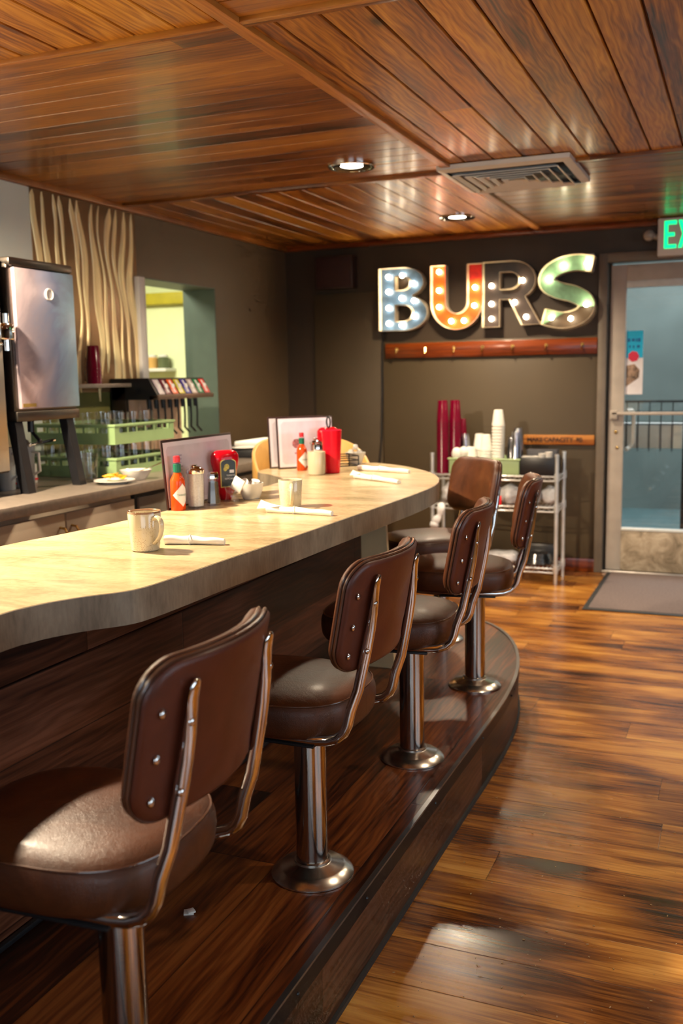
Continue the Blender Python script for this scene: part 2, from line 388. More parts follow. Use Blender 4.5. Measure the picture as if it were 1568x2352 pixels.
m_gold = simple('gold_border', (0.55, 0.36, 0.10), 0.3, metal=0.6)
m_sugar = simple('sugar', (0.82, 0.80, 0.76), 0.8, scale=200)
m_pepper = simple('ground_pepper', (0.07, 0.05, 0.03), 0.8, scale=300, vary=0.5)
m_chips = simple('yellow_chips', (0.80, 0.42, 0.02), 0.5, vary=0.3, scale=60)
m_copper = simple('dark_bronze_sheet', (0.30, 0.18, 0.085), 0.35, metal=0.4, vary=0.2, scale=3)
m_streak = simple('painted_gold_reflection', (1.0, 0.76, 0.40), 0.38, metal=0.2, vary=0.12, scale=4)  # gold tone paints the reflected light of the wall sheet
# ------------------------------------------------------------------ room shell
XL, XR, YB, YF, ZC = -3.22, 3.3, 6.70, -2.6, 2.32
b = MB(); b.box((-6.2, YF-0.1, -0.12), (XR+0.1, YB+0.1, 0)); struct(b.obj('floor', m_floor))
# ceiling: chequerboard of board panels with V grooves
def boards(b, x0, x1, y0, y1, along, wd, off, z):
    lo, hi = (x0, x1) if along == 1 else (y0, y1)
    k = math.floor((lo-off)/wd); c = 0.004 if along == 1 else 0.002; g = 0.0015; dp = 0.007
    while off+k*wd < hi-1e-6:
        a = max(lo, off+k*wd); e = min(hi, off+(k+1)*wd); k += 1
        if e-a < 0.012: continue
        prof = [(a+g, z+dp), (a+g+c, z), (e-g-c, z), (e-g, z+dp)]
        p0 = []; p1 = []
        for (v, zz) in prof:
            if along == 1: p0.append(b.V((v, y0, zz))); p1.append(b.V((v, y1, zz)))
            else: p0.append(b.V((x0, v, zz))); p1.append(b.V((x1, v, zz)))
        for i in range(3):
            q = [p0[i], p1[i], p1[i+1], p0[i+1]]
            b.face(q if along == 1 else q[::-1], 0, False)
xs = [XL, -1.315, 0.62, 2.55, XR]; ys = [YF, -1.82, 0.32, 2.46, 4.62, YB]
by = MB(); bx = MB()
for i in range(4):
    for j in range(5):
        al = 0 if (i+j) % 2 == 1 else 1
        boards(by if al == 1 else bx, xs[i], xs[i+1], ys[j], ys[j+1], al, 0.1333, -0.023 if al == 1 else 0.06, ZC)
b = MB(); b.box((XL-0.1, YF-0.1, ZC+0.012), (XR+0.1, YB+0.1, ZC+0.15)); ceil = struct(b.obj('ceiling', m_pine_trim))
by.obj('lengthwise_boards', m_pine_y, ceil, smooth=None); bx.obj('crosswise_boards', m_pine_x, ceil, smooth=None)
n_ = 1
for x in xs[1:4]:
    b = MB(); b.box((x-0.022, YF, ZC-0.016), (x+0.022, YB, ZC+0.012), 0.003); struct(b.obj('trim_%d' % n_, m_pine_trim)); n_ += 1
for y in ys[1:5]:
    for i in range(4):
        b = MB(); b.box((xs[i]+0.02, y-0.02, ZC-0.014), (xs[i+1]-0.02, y+0.02, ZC+0.012), 0.003); struct(b.obj('trim_%d' % n_, m_pine_x)); n_ += 1
b = MB(); b.box((XL, YF, ZC-0.032), (XL+0.03, YB, ZC+0.01), 0.006); struct(b.obj('trim_%d' % n_, m_pine_trim)); n_ += 1
b = MB(); b.box((XL, YB-0.03, ZC-0.035), (XR, YB, ZC+0.01), 0.006); struct(b.obj('trim_%d' % n_, m_orangewood)); n_ += 1
# left wall with the serving hatch
HY0, HY1, HZ0, HZ1 = 4.755, 5.63, 0.93, 1.945; WX = XL-0.24
b = MB()
b.box((WX, YF, -0.02), (XL, HY0, ZC+0.01)); b.box((WX, HY1, -0.02), (XL, YB+0.1, ZC+0.01))
b.box((WX, HY0, -0.02), (XL, HY1, HZ0)); b.box((WX, HY0, HZ1), (XL, HY1, ZC+0.01)); struct(b.obj('wall_left', m_wall))
b = MB(); b.box((WX-0.001, HY1-0.006, HZ0), (XL-0.002, HY1, HZ1)); b.box((WX-0.001, HY0, HZ1-0.006), (XL-0.002, HY1-0.006, HZ1)); struct(b.obj('trim_%d' % n_, m_teal)); n_ += 1
# kitchen beyond the hatch
b = MB(); b.box((-6.2, 3.2, -0.02), (-6.1, 7.2, 2.7)); struct(b.obj('wall_kitchen_far', m_kitchen))
b = MB(); b.box((-6.1, 7.1, -0.02), (WX, 7.2, 2.7)); struct(b.obj('wall_kitchen_side', m_kitchen))
b = MB(); b.box((-6.1, 3.1, -0.02), (WX, 3.2, 2.7)); struct(b.obj('wall_kitchen_near', m_kitchen))
b = MB(); b.box((-6.2, 3.1, 2.7), (WX, 7.2, 2.8)); struct(b.obj('ceiling_kitchen', m_kitchen))
# back wall with the glass door opening
DX0, DX1, DZ = -0.885, 0.20, 2.10
b = MB()
b.box((XL-0.1, YB, -0.02), (DX0, YB+0.12, ZC+0.01)); b.box((DX1, YB, -0.02), (XR+0.1, YB+0.12, ZC+0.01)); b.box((DX0, YB, DZ), (DX1, YB+0.12, ZC+0.01))
struct(b.obj('wall_back', m_wall_dark))
b = MB(); b.box((-2.985, YB-0.018, 0.0), (-2.452, YB, 1.965), 0.003); b.box((-2.445, YB-0.018, 0.0), (DX0-0.035, YB, 1.60), 0.003)
struct(b.obj('trim_%d' % n_, m_panelpaint)); n_ += 1
b = MB(); b.box((-3.2, YB-0.030, 0.0), (DX0-0.03, YB-0.018, 0.09), 0.003); struct(b.obj('baseboard_back', m_orangewood))
b = MB(); b.box((XL, YF, 0), (XL+0.012, YB-0.03, 0.09), 0.003); struct(b.obj('baseboard_left', m_wall_dark))
# right wall and front wall with windows
def wall_with_window(name, axis, c, lo, hi, w0, w1, z0, z1, th=0.1):
    b = MB()
    def bb(a0, a1, zz0, zz1):
        if axis == 'x': b.box((c, a0, zz0), (c+th, a1, zz1))
        else: b.box((a0, c-th, zz0), (a1, c, zz1))
    bb(lo, w0, -0.02, ZC+0.01); bb(w1, hi, -0.02, ZC+0.01); bb(w0, w1, -0.02, z0); bb(w0, w1, z1, ZC+0.01)
    return struct(b.obj(name, m_wall))
wall_with_window('wall_right', 'x', XR, YF-0.1, YB+0.12, -0.6, 3.0, 0.85, 2.05)
wall_with_window('wall_front', 'y', YF, XL-0.1, XR+0.1, -0.7, 2.5, 0.9, 2.1)
b = MB()
for y in (-0.6, 1.16, 2.96): b.box((XR+0.02, y, 0.85), (XR+0.08, y+0.04, 2.05), 0.004)
b.box((XR+0.02, -0.6, 0.85), (XR+0.08, 3.0, 0.89), 0.004); b.box((XR+0.02, -0.6, 2.01), (XR+0.08, 3.0, 2.05), 0.004); struct(b.obj('window_1', m_frame))
b = MB()
for x in (-0.7, 0.86, 2.46): b.box((x, YF-0.08, 0.9), (x+0.04, YF-0.02, 2.1), 0.004)
b.box((-0.7, YF-0.08, 0.9), (2.5, YF-0.02, 0.94), 0.004); b.box((-0.7, YF-0.08, 2.06), (2.5, YF-0.02, 2.1), 0.004); struct(b.obj('window_2', m_frame))
# ------------------------------------------------------------------ door
dr = bpy.data.objects.new('door_1', None); C.objects.link(dr); dr.location = (-0.37, YB, 0); dr['kind'] = 'structure'
def D(b): b.T = Matrix.Translation((0.37, -YB, 0)); return b
b = D(MB())
b.box((DX0-0.035, YB-0.035, 0), (DX0+0.02, YB+0.12, DZ+0.03), 0.004); b.box((DX1-0.02, YB-0.035, 0), (DX1+0.035, YB+0.12, DZ+0.03), 0.004)
b.box((DX0+0.02, YB-0.035, DZ-0.03), (DX1-0.02, YB+0.12, DZ+0.03), 0.004)
b.box((DX0+0.02, YB+0.05, 0), (DX0+0.038, YB+0.1, DZ-0.03), 0.003)
b.obj('door_frame', m_frame, dr)
px0, px1, py = -0.845, 0.165, YB+0.0
b = D(MB())
b.box((px0, py, 0.018), (px0+0.098, py+0.045, 2.055), 0.004); b.box((px1-0.098, py, 0.018), (px1, py+0.045, 2.055), 0.004)
b.box((px0+0.098, py, 1.945), (px1-0.098, py+0.045, 2.055), 0.003); b.obj('door_stile', m_door, dr)
b = D(MB()); b.box((px0+0.098, py, 0.018), (px1-0.098, py+0.045, 0.30), 0.003); b.obj('kick_panel', m_doorlow, dr)
b = D(MB()); b.box((px0+0.098, py-0.004, 0.295), (px1-0.098, py+0.05, 0.312), 0.003); b.box((px0+0.098, py-0.004, 1.905), (px1-0.098, py+0.05, 1.95), 0.004)
b.obj('glazing_bead', simple('pale_bead', (0.62, 0.66, 0.66), 0.3), dr)
b = D(MB()); b.box((px0+0.098, py+0.020, 0.30), (px1-0.098, py+0.026, 1.95)); b.obj('pane', m_window, dr)
b = D(MB()); b.box((px0+0.02, py-0.03, 1.075), (px1-0.03, py-0.012, 1.095), 0.004); b.box((px0+0.01, py-0.03, 1.045), (px0+0.06, py, 1.105), 0.006); b.box((px1-0.07, py-0.03, 1.05), (px1-0.02, py, 1.105), 0.006)
b.obj('push_bar', m_door, dr)
b = D(MB()); b.tube([(px0+0.11, py+0.06, 0.84), (px0+0.125, py+0.11, 0.845), (px0+0.15, py+0.12, 0.88), (px0+0.15, py+0.12, 1.07), (px0+0.14, py+0.11, 1.1), (px0+0.11, py+0.06, 1.1)], 0.014, 10); b.obj('pull_handle', m_white, dr)
b = D(MB()); b.sphere((px0+0.05, py-0.003, 0.96), 0.012, sc=(1, .4, 1)); b.sphere((px0+0.06, py-0.003, 0.855), 0.010, sc=(1, .4, 1)); b.obj('lock', m_brass, dr)
b = MB(); b.box((DX0+0.02, YB-0.03, 0.0), (DX1-0.02, YB+0.12, 0.016), 0.003); struct(b.obj('trim_%d' % n_, m_steel)); n_ += 1
# outside the door
b = MB(); b.box((-3.5, YB+0.12, -0.1), (3.0, 10.2, 0)); struct(b.obj('floor_outside', simple('grey_concrete', (0.12, 0.19, 0.19), 0.8)))
b = MB(); b.box((-4.2, 10.0, 0), (3.5, 10.2, 3.4)); struct(b.obj('wall_outside', simple('grey_green_siding', (0.20, 0.23, 0.21), 0.6, vary=0.25, scale=1.2)))
b = MB(); b.box((-3.2, 6.95, 0), (-3.1, 10.0, 3.4)); struct(b.obj('wall_outside_left', simple('teal_grey_siding', (0.24, 0.27, 0.26), 0.6, vary=0.2, scale=1.0)))

m_strip = simple('black_strip', (0.006, 0.006, 0.007), 0.42, spec=0.25)
m_edge_highlight = simple('painted_edge_highlight', (0.20, 0.20, 0.21), 0.3, metal=0.9)  # lighter metal strip stands in for the highlight along the platform edge
# ------------------------------------------------------------------ platform
HP = 0.20
edge = [(-0.765, -2.2), (-0.765, 0.0), (-0.765, 1.5), (-0.763, 2.6), (-0.760, 3.1), (-0.765, 3.35), (-0.785, 3.6), (-0.825, 3.82), (-0.885, 4.02), (-0.97, 4.2), (-1.08, 4.34), (-1.22, 4.42), (-1.38, 4.36), (-1.50, 4.12)]
# smooth the outline
def catmull(P, n=6):
    out = []
    for i in range(len(P)-1):
        p0 = P[max(i-1, 0)]; p1 = P[i]; p2 = P[i+1]; p3 = P[min(i+2, len(P)-1)]
        for k in range(n):
            t = k/n
            out.append(tuple(0.5*((2*p1[a])+(-p0[a]+p2[a])*t+(2*p0[a]-5*p1[a]+4*p2[a]-p3[a])*t*t+(-p0[a]+3*p1[a]-3*p2[a]+p3[a])*t**3) for a in range(len(p1))))
    out.append(tuple(P[-1])); return out
E_ = catmull(edge, 5)
def off_line(P, d):
    out = []
    for i in range(len(P)):
        a = Vector(P[max(i-1, 0)]); c = Vector(P[min(i+1, len(P)-1)]); t = (c-a).normalized(); out.append((P[i][0]+t.y*d, P[i][1]-t.x*d))
    return out
def ribbon(b, P, z0, z1, d0, d1, mi=0):
    """a strip following P between offsets d0<d1"""
    A = off_line(P, d0); B = off_line(P, d1)
    va = [[b.V((*p, z)) for p in A] for z in (z0, z1)]; vb = [[b.V((*p, z)) for p in B] for z in (z0, z1)]
    for i in range(len(P)-1):
        b.face([vb[0][i], vb[0][i+1], vb[1][i+1], vb[1][i]], mi); b.face([va[0][i+1], va[0][i], va[1][i], va[1][i+1]], mi)
        b.face([va[1][i], vb[1][i], vb[1][i+1], va[1][i+1]], mi); b.face([va[0][i+1], vb[0][i+1], vb[0][i], va[0][i]], mi)
    b.face([va[0][0], vb[0][0], vb[1][0], va[1][0]], mi); b.face([vb[0][-1], va[0][-1], va[1][-1], vb[1][-1]], mi)
pf = thing('raised_platform', 'long low dark wood platform under the counter and bar stools, its far corner curved', 'platform', (-1.2, 2.0, 0))
def P_(b): b.T = Matrix.Translation((1.2, -2.0, 0)); return b
b = P_(MB()); b.prism(off_line(E_[:-3], -0.004)+[(-1.50, 4.12), (-1.72, 4.0), (-1.72, -2.2)], 0.0, HP-0.001); o = b.obj('deck', m_deck, pf)
b = P_(MB()); ribbon(b, E_, 0.0, HP-0.002, -0.003, 0.004); b.obj('riser', m_riser, pf)
b = P_(MB()); ribbon(b, E_, HP-0.042, HP+0.001, 0.002, 0.0075); o_ = b.obj('edge_strip', m_strip, pf, smooth=30); b = P_(MB()); ribbon(b, E_, HP-0.002, HP+0.0035, -0.004, 0.0085); b.obj('edge_highlight', m_edge_highlight, pf, smooth=30)
b = P_(MB()); ribbon(b, E_, 0.0, 0.012, 0.004, 0.012); b.obj('bottom_seal', m_rubber, pf)
for y in (0.9, 1.22, 1.55, 1.92, 2.45, 2.97, 3.42, 3.5):
    x = min(E_, key=lambda p: abs(p[1]-y))[0]
    b = P_(MB()); b.sphere((x+0.008, y, HP-0.022), 0.004, 8, 4); b.obj('screw', m_black, pf)
# ------------------------------------------------------------------ counter
ZT, TH = 0.95, 0.068
ct = [(-1.215, -1.6), (-1.215, 0.5), (-1.215, 1.25), (-1.203, 1.384), (-1.177, 1.45), (-1.149, 1.495), (-1.117, 1.535), (-1.097, 1.58), (-1.088, 1.68), (-1.083, 1.9), (-1.075, 2.1), (-1.068, 2.4), (-1.060, 2.7), (-1.054, 2.95), (-1.050, 3.2), (-1.057, 3.4), (-1.083, 3.57), (-1.148, 3.77), (-1.25, 3.96), (-1.41, 4.16), (-1.56, 4.275), (-1.70, 4.32), (-1.85, 4.28), (-1.96, 4.13), (-2.0, 3.95), (-1.995, 3.82), (-1.95, 3.745), (-1.878, 3.69), (-1.786, 3.60), (-1.715, 3.51), (-1.692, 3.40), (-1.682, 3.2), (-1.68, 2.9), (-1.68, 2.4), (-1.70, 2.1), (-1.73, 1.88), (-1.76, 1.2), (-1.76, -1.6)]
cts = catmull(ct[:], 4)
top = thing('countertop', 'long curved beige laminate countertop with a thick grey edge and a rounded far end', 'countertop', (-1.4, 2.0, ZT-TH))
Tt = Matrix.Translation((1.4, -2.0, -(ZT-TH)))
b = MB(); b.T = Tt; b.prism([(x, y) for x, y in off_line(cts, -0.003)], ZT-0.012, ZT); b.obj('worktop', m_lam, top, smooth=30)
b = MB(); b.T = Tt; b.prism(cts, ZT-TH, ZT-0.0008); b.obj('edge_band', m_lam_edge, top, smooth=30)
# base: panelled front and plain body behind
bs = thing('counter_base', 'dark panelled wooden base under the beige countertop', 'counter base', (-1.55, 1.5, HP))
Tb = Matrix.Translation((1.55, -1.5, -HP))
b = MB(); b.T = Tb; b.box((-1.66, -1.6, HP), (-1.41, 3.48, ZT-TH-0.001), 0.0); b.obj('body', m_wall_dark, bs)
b = MB(); b.T = Tb; b.box((-1.41, -1.6, HP+0.012), (-1.38, 3.50, ZT-TH-0.14), 0.004); b.box((-1.41, -1.6, ZT-TH-0.135), (-1.372, 3.505, ZT-TH-0.001), 0.004); b.obj('front_panel', m_barfront, bs)
b = MB(); b.T = Tb; b.box((-1.38, -1.6, HP), (-1.365, 3.5, HP+0.014), 0.004); b.obj('base_trim', m_blackmetal, bs)
b = MB(); b.T = Tb; b.prism([(0, 0), (0.14, 0), (0.105, 0.679), (0, 0.679)], -0.009, 0.009, M=frame((-1.395, 3.53, HP), (1, 0, 0), (0, 0, 1))); b.obj('end_bracket', m_maple_pale, bs)
b = MB(); b.T = Tb; b.box((-1.66, 3.5, HP), (-1.58, 3.95, ZT-TH-0.001), 0.004); b.obj('end_wall', m_wall_dark, bs)

# ------------------------------------------------------------------ stools
def backsurf(lat, z):  # local z, returns local x
    return 0.203 + 0.187*(z-0.60) - 1.3*lat*lat
def back_pt(lat, z, d=0.0):
    n = Vector((1, 2.6*lat, -0.187)).normalized()
    return Vector((backsurf(lat, z), lat, z)) + n*d
def rrect(hw, z0, z1, r, inset=0.0, n=8):
    hw -= inset; z0 += inset; z1 -= inset; r = max(r-inset, 0.004); P = []
    for cx, cz, a in ((hw-r, z1-r, 0), (-hw+r, z1-r, 90), (-hw+r, z0+r, 180), (hw-r, z0+r, 270)):
        for i in range(n+1):
            t = math.radians(a+90*i/n); P.append((cx+r*math.cos(t), cz+r*math.sin(t)))
    # subdivide long edges
    out = []
    for i in range(len(P)):
        a = P[i]; c = P[(i+1) % len(P)]; L = math.dist(a, c); m = max(1, int(L/0.025))
        for j in range(m): out.append((a[0]+(c[0]-a[0])*j/m, a[1]+(c[1]-a[1])*j/m))
    return out
BZ0, BZ1, BW, BR = 0.552, 0.786, 0.195, 0.055
def shell(b, rings):
    base = rrect(BW, BZ0, BZ1, BR); cz = (BZ0+BZ1)/2; R = []
    for s_, ins, d in rings:
        L = []
        for (lat, z) in base:
            # shrink: absolute inset near the rim, then a scale towards the middle
            sx = (BW-ins)/BW*s_; sz = ((BZ1-BZ0)/2-ins)/((BZ1-BZ0)/2)*s_
            L.append(b.V(back_pt(lat*sx, cz+(z-cz)*sz, d)))
        R.append(L)
    n = len(base)
    for A, B in zip(R, R[1:]):
        for i in range(n): b.face([A[i], A[(i+1) % n], B[(i+1) % n], B[i]])
    for L, inv in ((R[0], True), (R[-1], False)):
        c = b.V(sum((v.co for v in L), Vector())/n)
        for i in range(n): b.face([L[i], L[(i+1) % n], c] if not inv else [L[(i+1) % n], L[i], c])
def seat_ring(hx_, hy, n=48, e=2.9):
    P = []
    for i in range(n):
        t = 2*PI*i/n; c, s_ = math.cos(t), math.sin(t)
        P.append((-0.062+hx_*math.copysign(abs(c)**(2/e), c), hy*math.copysign(abs(s_)**(2/e), s_)))
    return P
def make_stool(label, loc, rz):
    t = thing('bar_stool', label, 'bar stool', loc, rz, 'swivel bar stools along the counter')
    b = MB(); b.lathe([(0, 0), (0.098, 0), (0.098, 0.003), (0.094, 0.008), (0.078, 0.019), (0.074, 0.021), (0.046, 0.028), (0.043, 0.030), (0.043, 0.036), (0.0385, 0.038), (0, 0.038)], 48); b.obj('base_flange', m_flange, t)
    b = MB(); b.lathe([(0.0375, 0.036), (0.0375, 0.372), (0, 0.372)], 40); b.obj('post', m_post, t)
    b = MB(); b.box((-0.12, -0.155, 0.372), (0.08, 0.155, 0.377), 0.001); b.cyl((0, 0, 0.36), (0, 0, 0.376), 0.06, 24); b.obj('swivel_plate', m_blackmetal, t)
    for s_ in (-1, 1):
        P = [(-0.22, 0.115*s_, 0.386), (-0.14, 0.138*s_, 0.386), (-0.08, 0.142*s_, 0.386), (0.0, 0.142*s_, 0.386), (0.08, 0.142*s_, 0.386), (0.108, 0.142*s_, 0.389), (0.132, 0.142*s_, 0.398), (0.147, 0.141*s_, 0.412), (0.155, 0.141*s_, 0.430), (0.163, 0.140*s_, 0.465)]
        R = [(0.0115, 0.0115)]*len(P)
        zz = [0.51, 0.56, 0.60, 0.64, 0.675, 0.705, 0.728, 0.742, 0.751, 0.756]
        fl = [0, 0, 0, 0.1, 0.35, 0.7, 1.0, 1.0, 1.0, 1.0]
        for z, f in zip(zz, fl):
            lat = (0.139-(z-0.47)*0.052)*s_
            x = backsurf(lat, z)+0.0065+0.011*(1-0.45*f)+ (0.0 if z > 0.55 else 0.0)
            P.append((x, lat, z)); R.append((0.0115*(1+0.32*f), 0.0115*(1-0.6*f)))
        R[-1] = (0.0055, 0.002); R[-2] = (0.0115, 0.004)
        b = MB()
        # wide axis must lie across the back: sweep with an explicit frame
        n = len(P); rings = []
        for i in range(n):
            a = Vector(P[max(i-1, 0)]); c = Vector(P[min(i+1, n-1)]); tt = (c-a).normalized()
            side = Vector((0, 1, 0)); side = (side-tt*side.dot(tt)).normalized(); nn = tt.cross(side)
            rings.append([b.V(Vector(P[i])+side*R[i][0]*math.cos(2*PI*q/14)+nn*R[i][1]*math.sin(2*PI*q/14)) for q in range(14)])
        for A, B in zip(rings, rings[1:]):
            for q in range(14): b.face([A[q], A[(q+1) % 14], B[(q+1) % 14], B[q]])
        b.face(rings[0]); b.face(rings[-1])
        rail = b.obj('side_rail', m_chrome, t, smooth=60)
        for z in (0.60, 0.70):
            lat = (0.139-(z-0.47)*0.052)*s_; p = back_pt(lat, z, 0.0065+0.0165 if z < 0.65 else 0.0065+0.012)
            b = MB(); b.sphere(p, 0.0075, 12, 6, (0.7, 1, 1)); b.obj('screw', m_chrome, rail)
    b = MB()
    R = []
    for (k_, z) in ((0.80, 0.388), (0.985, 0.390), (1.02, 0.402), (1.035, 0.425), (1.03, 0.445), (1.0, 0.460), (0.985, 0.463), (0.93, 0.471), (0.80, 0.479), (0.55, 0.485), (0.25, 0.488)):
        R.append([b.V((x, y, z)) for x, y in seat_ring(0.197*k_, 0.174*k_)])
    for A, B in zip(R, R[1:]):
        for i in range(48): b.face([A[i], A[(i+1) % 48], B[(i+1) % 48], B[i]])
    c = b.V((-0.062, 0, 0.489))
    for i in range(48): b.face([R[-1][i], R[-1][(i+1) % 48], c])
    b.face(R[0][::-1]); seat = b.obj('seat', m_vinyl, t, smooth=60)
    b = MB(); b.tube([(x, y, 0.4625) for x, y in seat_ring(0.197*0.995, 0.174*0.995)], 0.0022, 8, closed=True); b.obj('piping', m_piping, seat)
    b = MB(); shell(b, [(0.5, 0.004, 0.0065), (0.97, 0.006, 0.0065), (1.0, 0.003, 0.0055), (1.0, 0.0, 0.001), (1.0, 0.002, -0.001), (0.9, 0.004, -0.001)]); b.obj('back_panel', m_vinyl_back, t, smooth=50)
    b = MB(); shell(b, [(0.95, 0.004, -0.001), (1.0, 0.004, -0.003), (1.0, 0.0, -0.008), (1.0, -0.002, -0.016), (1.0, 0.002, -0.026), (1.0, 0.012, -0.033), (0.97, 0.022, -0.036), (0.75, 0.022, -0.038), (0.4, 0.022, -0.039)]); pad = b.obj('backrest', m_vinyl, t, smooth=60)
    for dd in (-0.0035, -0.0135):
        b = MB(); b.tube([back_pt(lat*1.008, z+(z-0.669)*0.008, dd) for lat, z in rrect(BW, BZ0, BZ1, BR)], 0.0034, 8, closed=True); b.obj('welt', m_piping, pad)
    for s_ in (-1, 1):
        for z in (0.590, 0.652, 0.718):
            b = MB(); b.sphere(back_pt(0.166*s_, z, 0.007), 0.0075, 12, 6, (0.5, 1, 1)); b.obj('rivet', m_chrome, t)
    return t
st = make_stool('nearest brown vinyl bar stool, its seat cut by the left edge of the photo', (-0.908, 1.21, HP), 0.054)
dup(st, (-0.905, 1.95, HP), -0.004, 'second nearest brown vinyl bar stool, with its round base flange fully in view')
dup(st, (-0.903, 2.69, HP), 0.098, 'third nearest brown vinyl bar stool along the counter, between the second and the fourth')
dup(st, (-0.902, 3.432, HP), 0.205, 'fourth brown vinyl bar stool, standing farthest right in front of the wire cart')
dup(st, (-1.21, 4.02, HP), 0.80, 'farthest brown vinyl bar stool, the one showing the front of its backrest')
# ------------------------------------------------------------------ ceiling lamps
def make_can(label, loc, e=60, group='recessed ceiling lamps', cone=150):
    t = thing('ceiling_lamp', label, 'ceiling lamp', (loc[0], loc[1], ZC-0.012), 0, group)
    b = MB(); b.lathe([(0.088, 0.009), (0.092, 0.002), (0.104, 0.0), (0.110, 0.004), (0.110, 0.012)], 40); b.obj('trim_ring', m_chrome, t)
    b = MB(); b.lathe([(0.088, 0.003), (0.070, 0.0075), (0.052, 0.009)], 40); b.obj('reflector', m_chrome, t)
    b = MB(); b.lathe([(0.052, 0.009), (0.03, 0.006), (0, 0.005)], 32); b.obj('lamp_lens', m_can, t)
    l = light('ceiling_lamp_light', 'SPOT', (loc[0], loc[1], ZC-0.03), e, WARM, spot_size=math.radians(cone), spot_blend=0.8 if cone < 160 else 0.4, shadow_soft_size=0.05)
    return t
E_CAN = 90
make_can('nearer of the two lit recessed ceiling lamps, left of the air vent', (-1.71, 4.285), E_CAN)
make_can('farther of the two lit recessed ceiling lamps, near the illuminated letters', (-1.675, 5.93), 120)
for p, e in (((-2.45, 2.0), 430), ((-2.45, 0.3), 140), ((0.42, 4.285), 55), ((0.42, 5.93), 60), ((0.42, 2.6), 35), ((-0.75, 0.9), 0.0)):  # unseen lamps; the weakest lit one is added to brighten the near floor
    if e: make_can('unseen recessed ceiling lamp outside the photo, above the room or behind the counter', p, e, cone=174 if e > 400 else 150)
# ------------------------------------------------------------------ air vent
v = thing('air_vent', 'square white ceiling air vent with stepped louvres', 'air vent', (-1.055, 4.76, ZC))
def vsq(b, h, z0, z1, wd, slope=0.0):
    o_ = [(-h, -h), (h, -h), (h, h), (-h, h)]
    A = [b.V((x, y, z0)) for x, y in o_]; B = [b.V((x*(h-wd)/h, y*(h-wd)/h, z1)) for x, y in o_]
    A2 = [b.V((x, y, z0+0.004)) for x, y in o_]; B2 = [b.V((x*(h-wd)/h, y*(h-wd)/h, z1+0.004)) for x, y in o_]
    for i in range(4):
        j = (i+1) % 4
        b.face([A[i], B[i], B[j], A[j]], 0, False); b.face([A2[j], B2[j], B2[i], A2[i]], 0, False)
        b.face([A[j], A2[j], A2[i], A[i]], 0, False); b.face([B[i], B2[i], B2[j], B[j]], 0, False)
b = MB(); b.box((-0.30, -0.30, -0.016), (0.30, 0.30, -0.010)); b.obj('duct_dark_plate', m_black, v, smooth=None)  # black plate stands in for the darkness inside the duct
b = MB(); vsq(b, 0.305, -0.024, -0.034, 0.035); vsq(b, 0.305, -0.008, -0.024, 0.002); b.obj('vent_frame', m_white, v, smooth=None)
for i, h in enumerate((0.245, 0.198, 0.151, 0.104, 0.057)):
    b = MB(); vsq(b, h, -0.046, -0.034, 0.017); b.obj('louvre', m_white, v, smooth=None)
# ------------------------------------------------------------------ illuminated letters
def arc(cx, cy, rx, ry, a, c, n=14):
    return [(cx+rx*math.cos(math.radians(a+(c-a)*i/n)), cy+ry*math.sin(math.radians(a+(c-a)*i/n))) for i in range(n+1)]
def letter(label, x0, z0, h, outer, holes, bulbs, mats, split=None):
    t = thing('marquee_letter', label, 'illuminated letter', (x0, YB-0.008, z0), 0, 'marquee letters on the back wall')
    F = frame((0, 0, 0), (1, 0, 0), (0, 0, 1))   # local z -> -y (towards the room)
    S = lambda P: [(x*h, y*h) for x, y in P]
    b = MB(); b.prism(S(outer), 0.0, 0.022, M=F, holes=[S(q) for q in holes]); b.obj('back_tray', mats, t)
    if split:
        b = MB(); b.prism(S(split), 0.0221, 0.0235, M=F); b.obj('painted_panel', m_redpaint, t)
    b = MB()
    for L, sg in [(outer, 1)]+[(q, -1) for q in holes]:
        L = S(L); n = len(L); ar = sum(L[i][0]*L[(i+1) % n][1]-L[(i+1) % n][0]*L[i][1] for i in range(n))
        if ar < 0: L = L[::-1]
        A = []
        for i in range(n):
            a = Vector(L[i-1]); c = Vector(L[(i+1) % n]); tt = (c-a).normalized(); nn = Vector((tt.y, -tt.x))*0.004*sg
            A.append(((L[i][0], L[i][1]), (L[i][0]+nn.x, L[i][1]+nn.y)))
        rows = []
        for (p, q) in A: rows.append([b.V(F @ Vector((p[0], p[1], 0))), b.V(F @ Vector((p[0], p[1], 0.075))), b.V(F @ Vector((q[0], q[1], 0.075))), b.V(F @ Vector((q[0], q[1], 0)))])
        for i in range(n):
            j = (i+1) % n
            for k_ in range(3): b.face([rows[i][k_], rows[j][k_], rows[j][k_+1], rows[i][k_+1]], 0, True)
    b.obj('rim', m_cream_rim, t, smooth=40)
    for (x, y) in bulbs:
        b = MB(); b.sphere(F @ Vector((x*h, y*h, 0.045)), 0.016, 14, 8, (1, 1.2, 1)); b.cyl(F @ Vector((x*h, y*h, 0.022)), F @ Vector((x*h, y*h, 0.034)), 0.010, 12); b.obj('bulb', m_bulb, t)
    return t
m_redpaint = simple('red_paint_worn', (0.50, 0.015, 0.01), 0.4, vary=0.3, scale=20)
m_bluepaint = simple('blue_paint_worn', (0.045, 0.09, 0.17), 0.4, vary=0.35, scale=18)
m_orangepaint = simple('orange_paint_worn', (0.55, 0.065, 0.004), 0.4, vary=0.3, scale=18)
m_brownpaint = simple('dark_brown_paint_worn', (0.022, 0.014, 0.012), 0.35, vary=0.4, scale=22)
m_mintpaint = simple('mint_paint_worn', (0.15, 0.30, 0.19), 0.4, vary=0.25, scale=18)
Bo = [(0, 0)]+arc(.42, .275, .40, .275, -90, 68)+arc(.40, .765, .36, .235, -62, 90)+[(0, 1)]
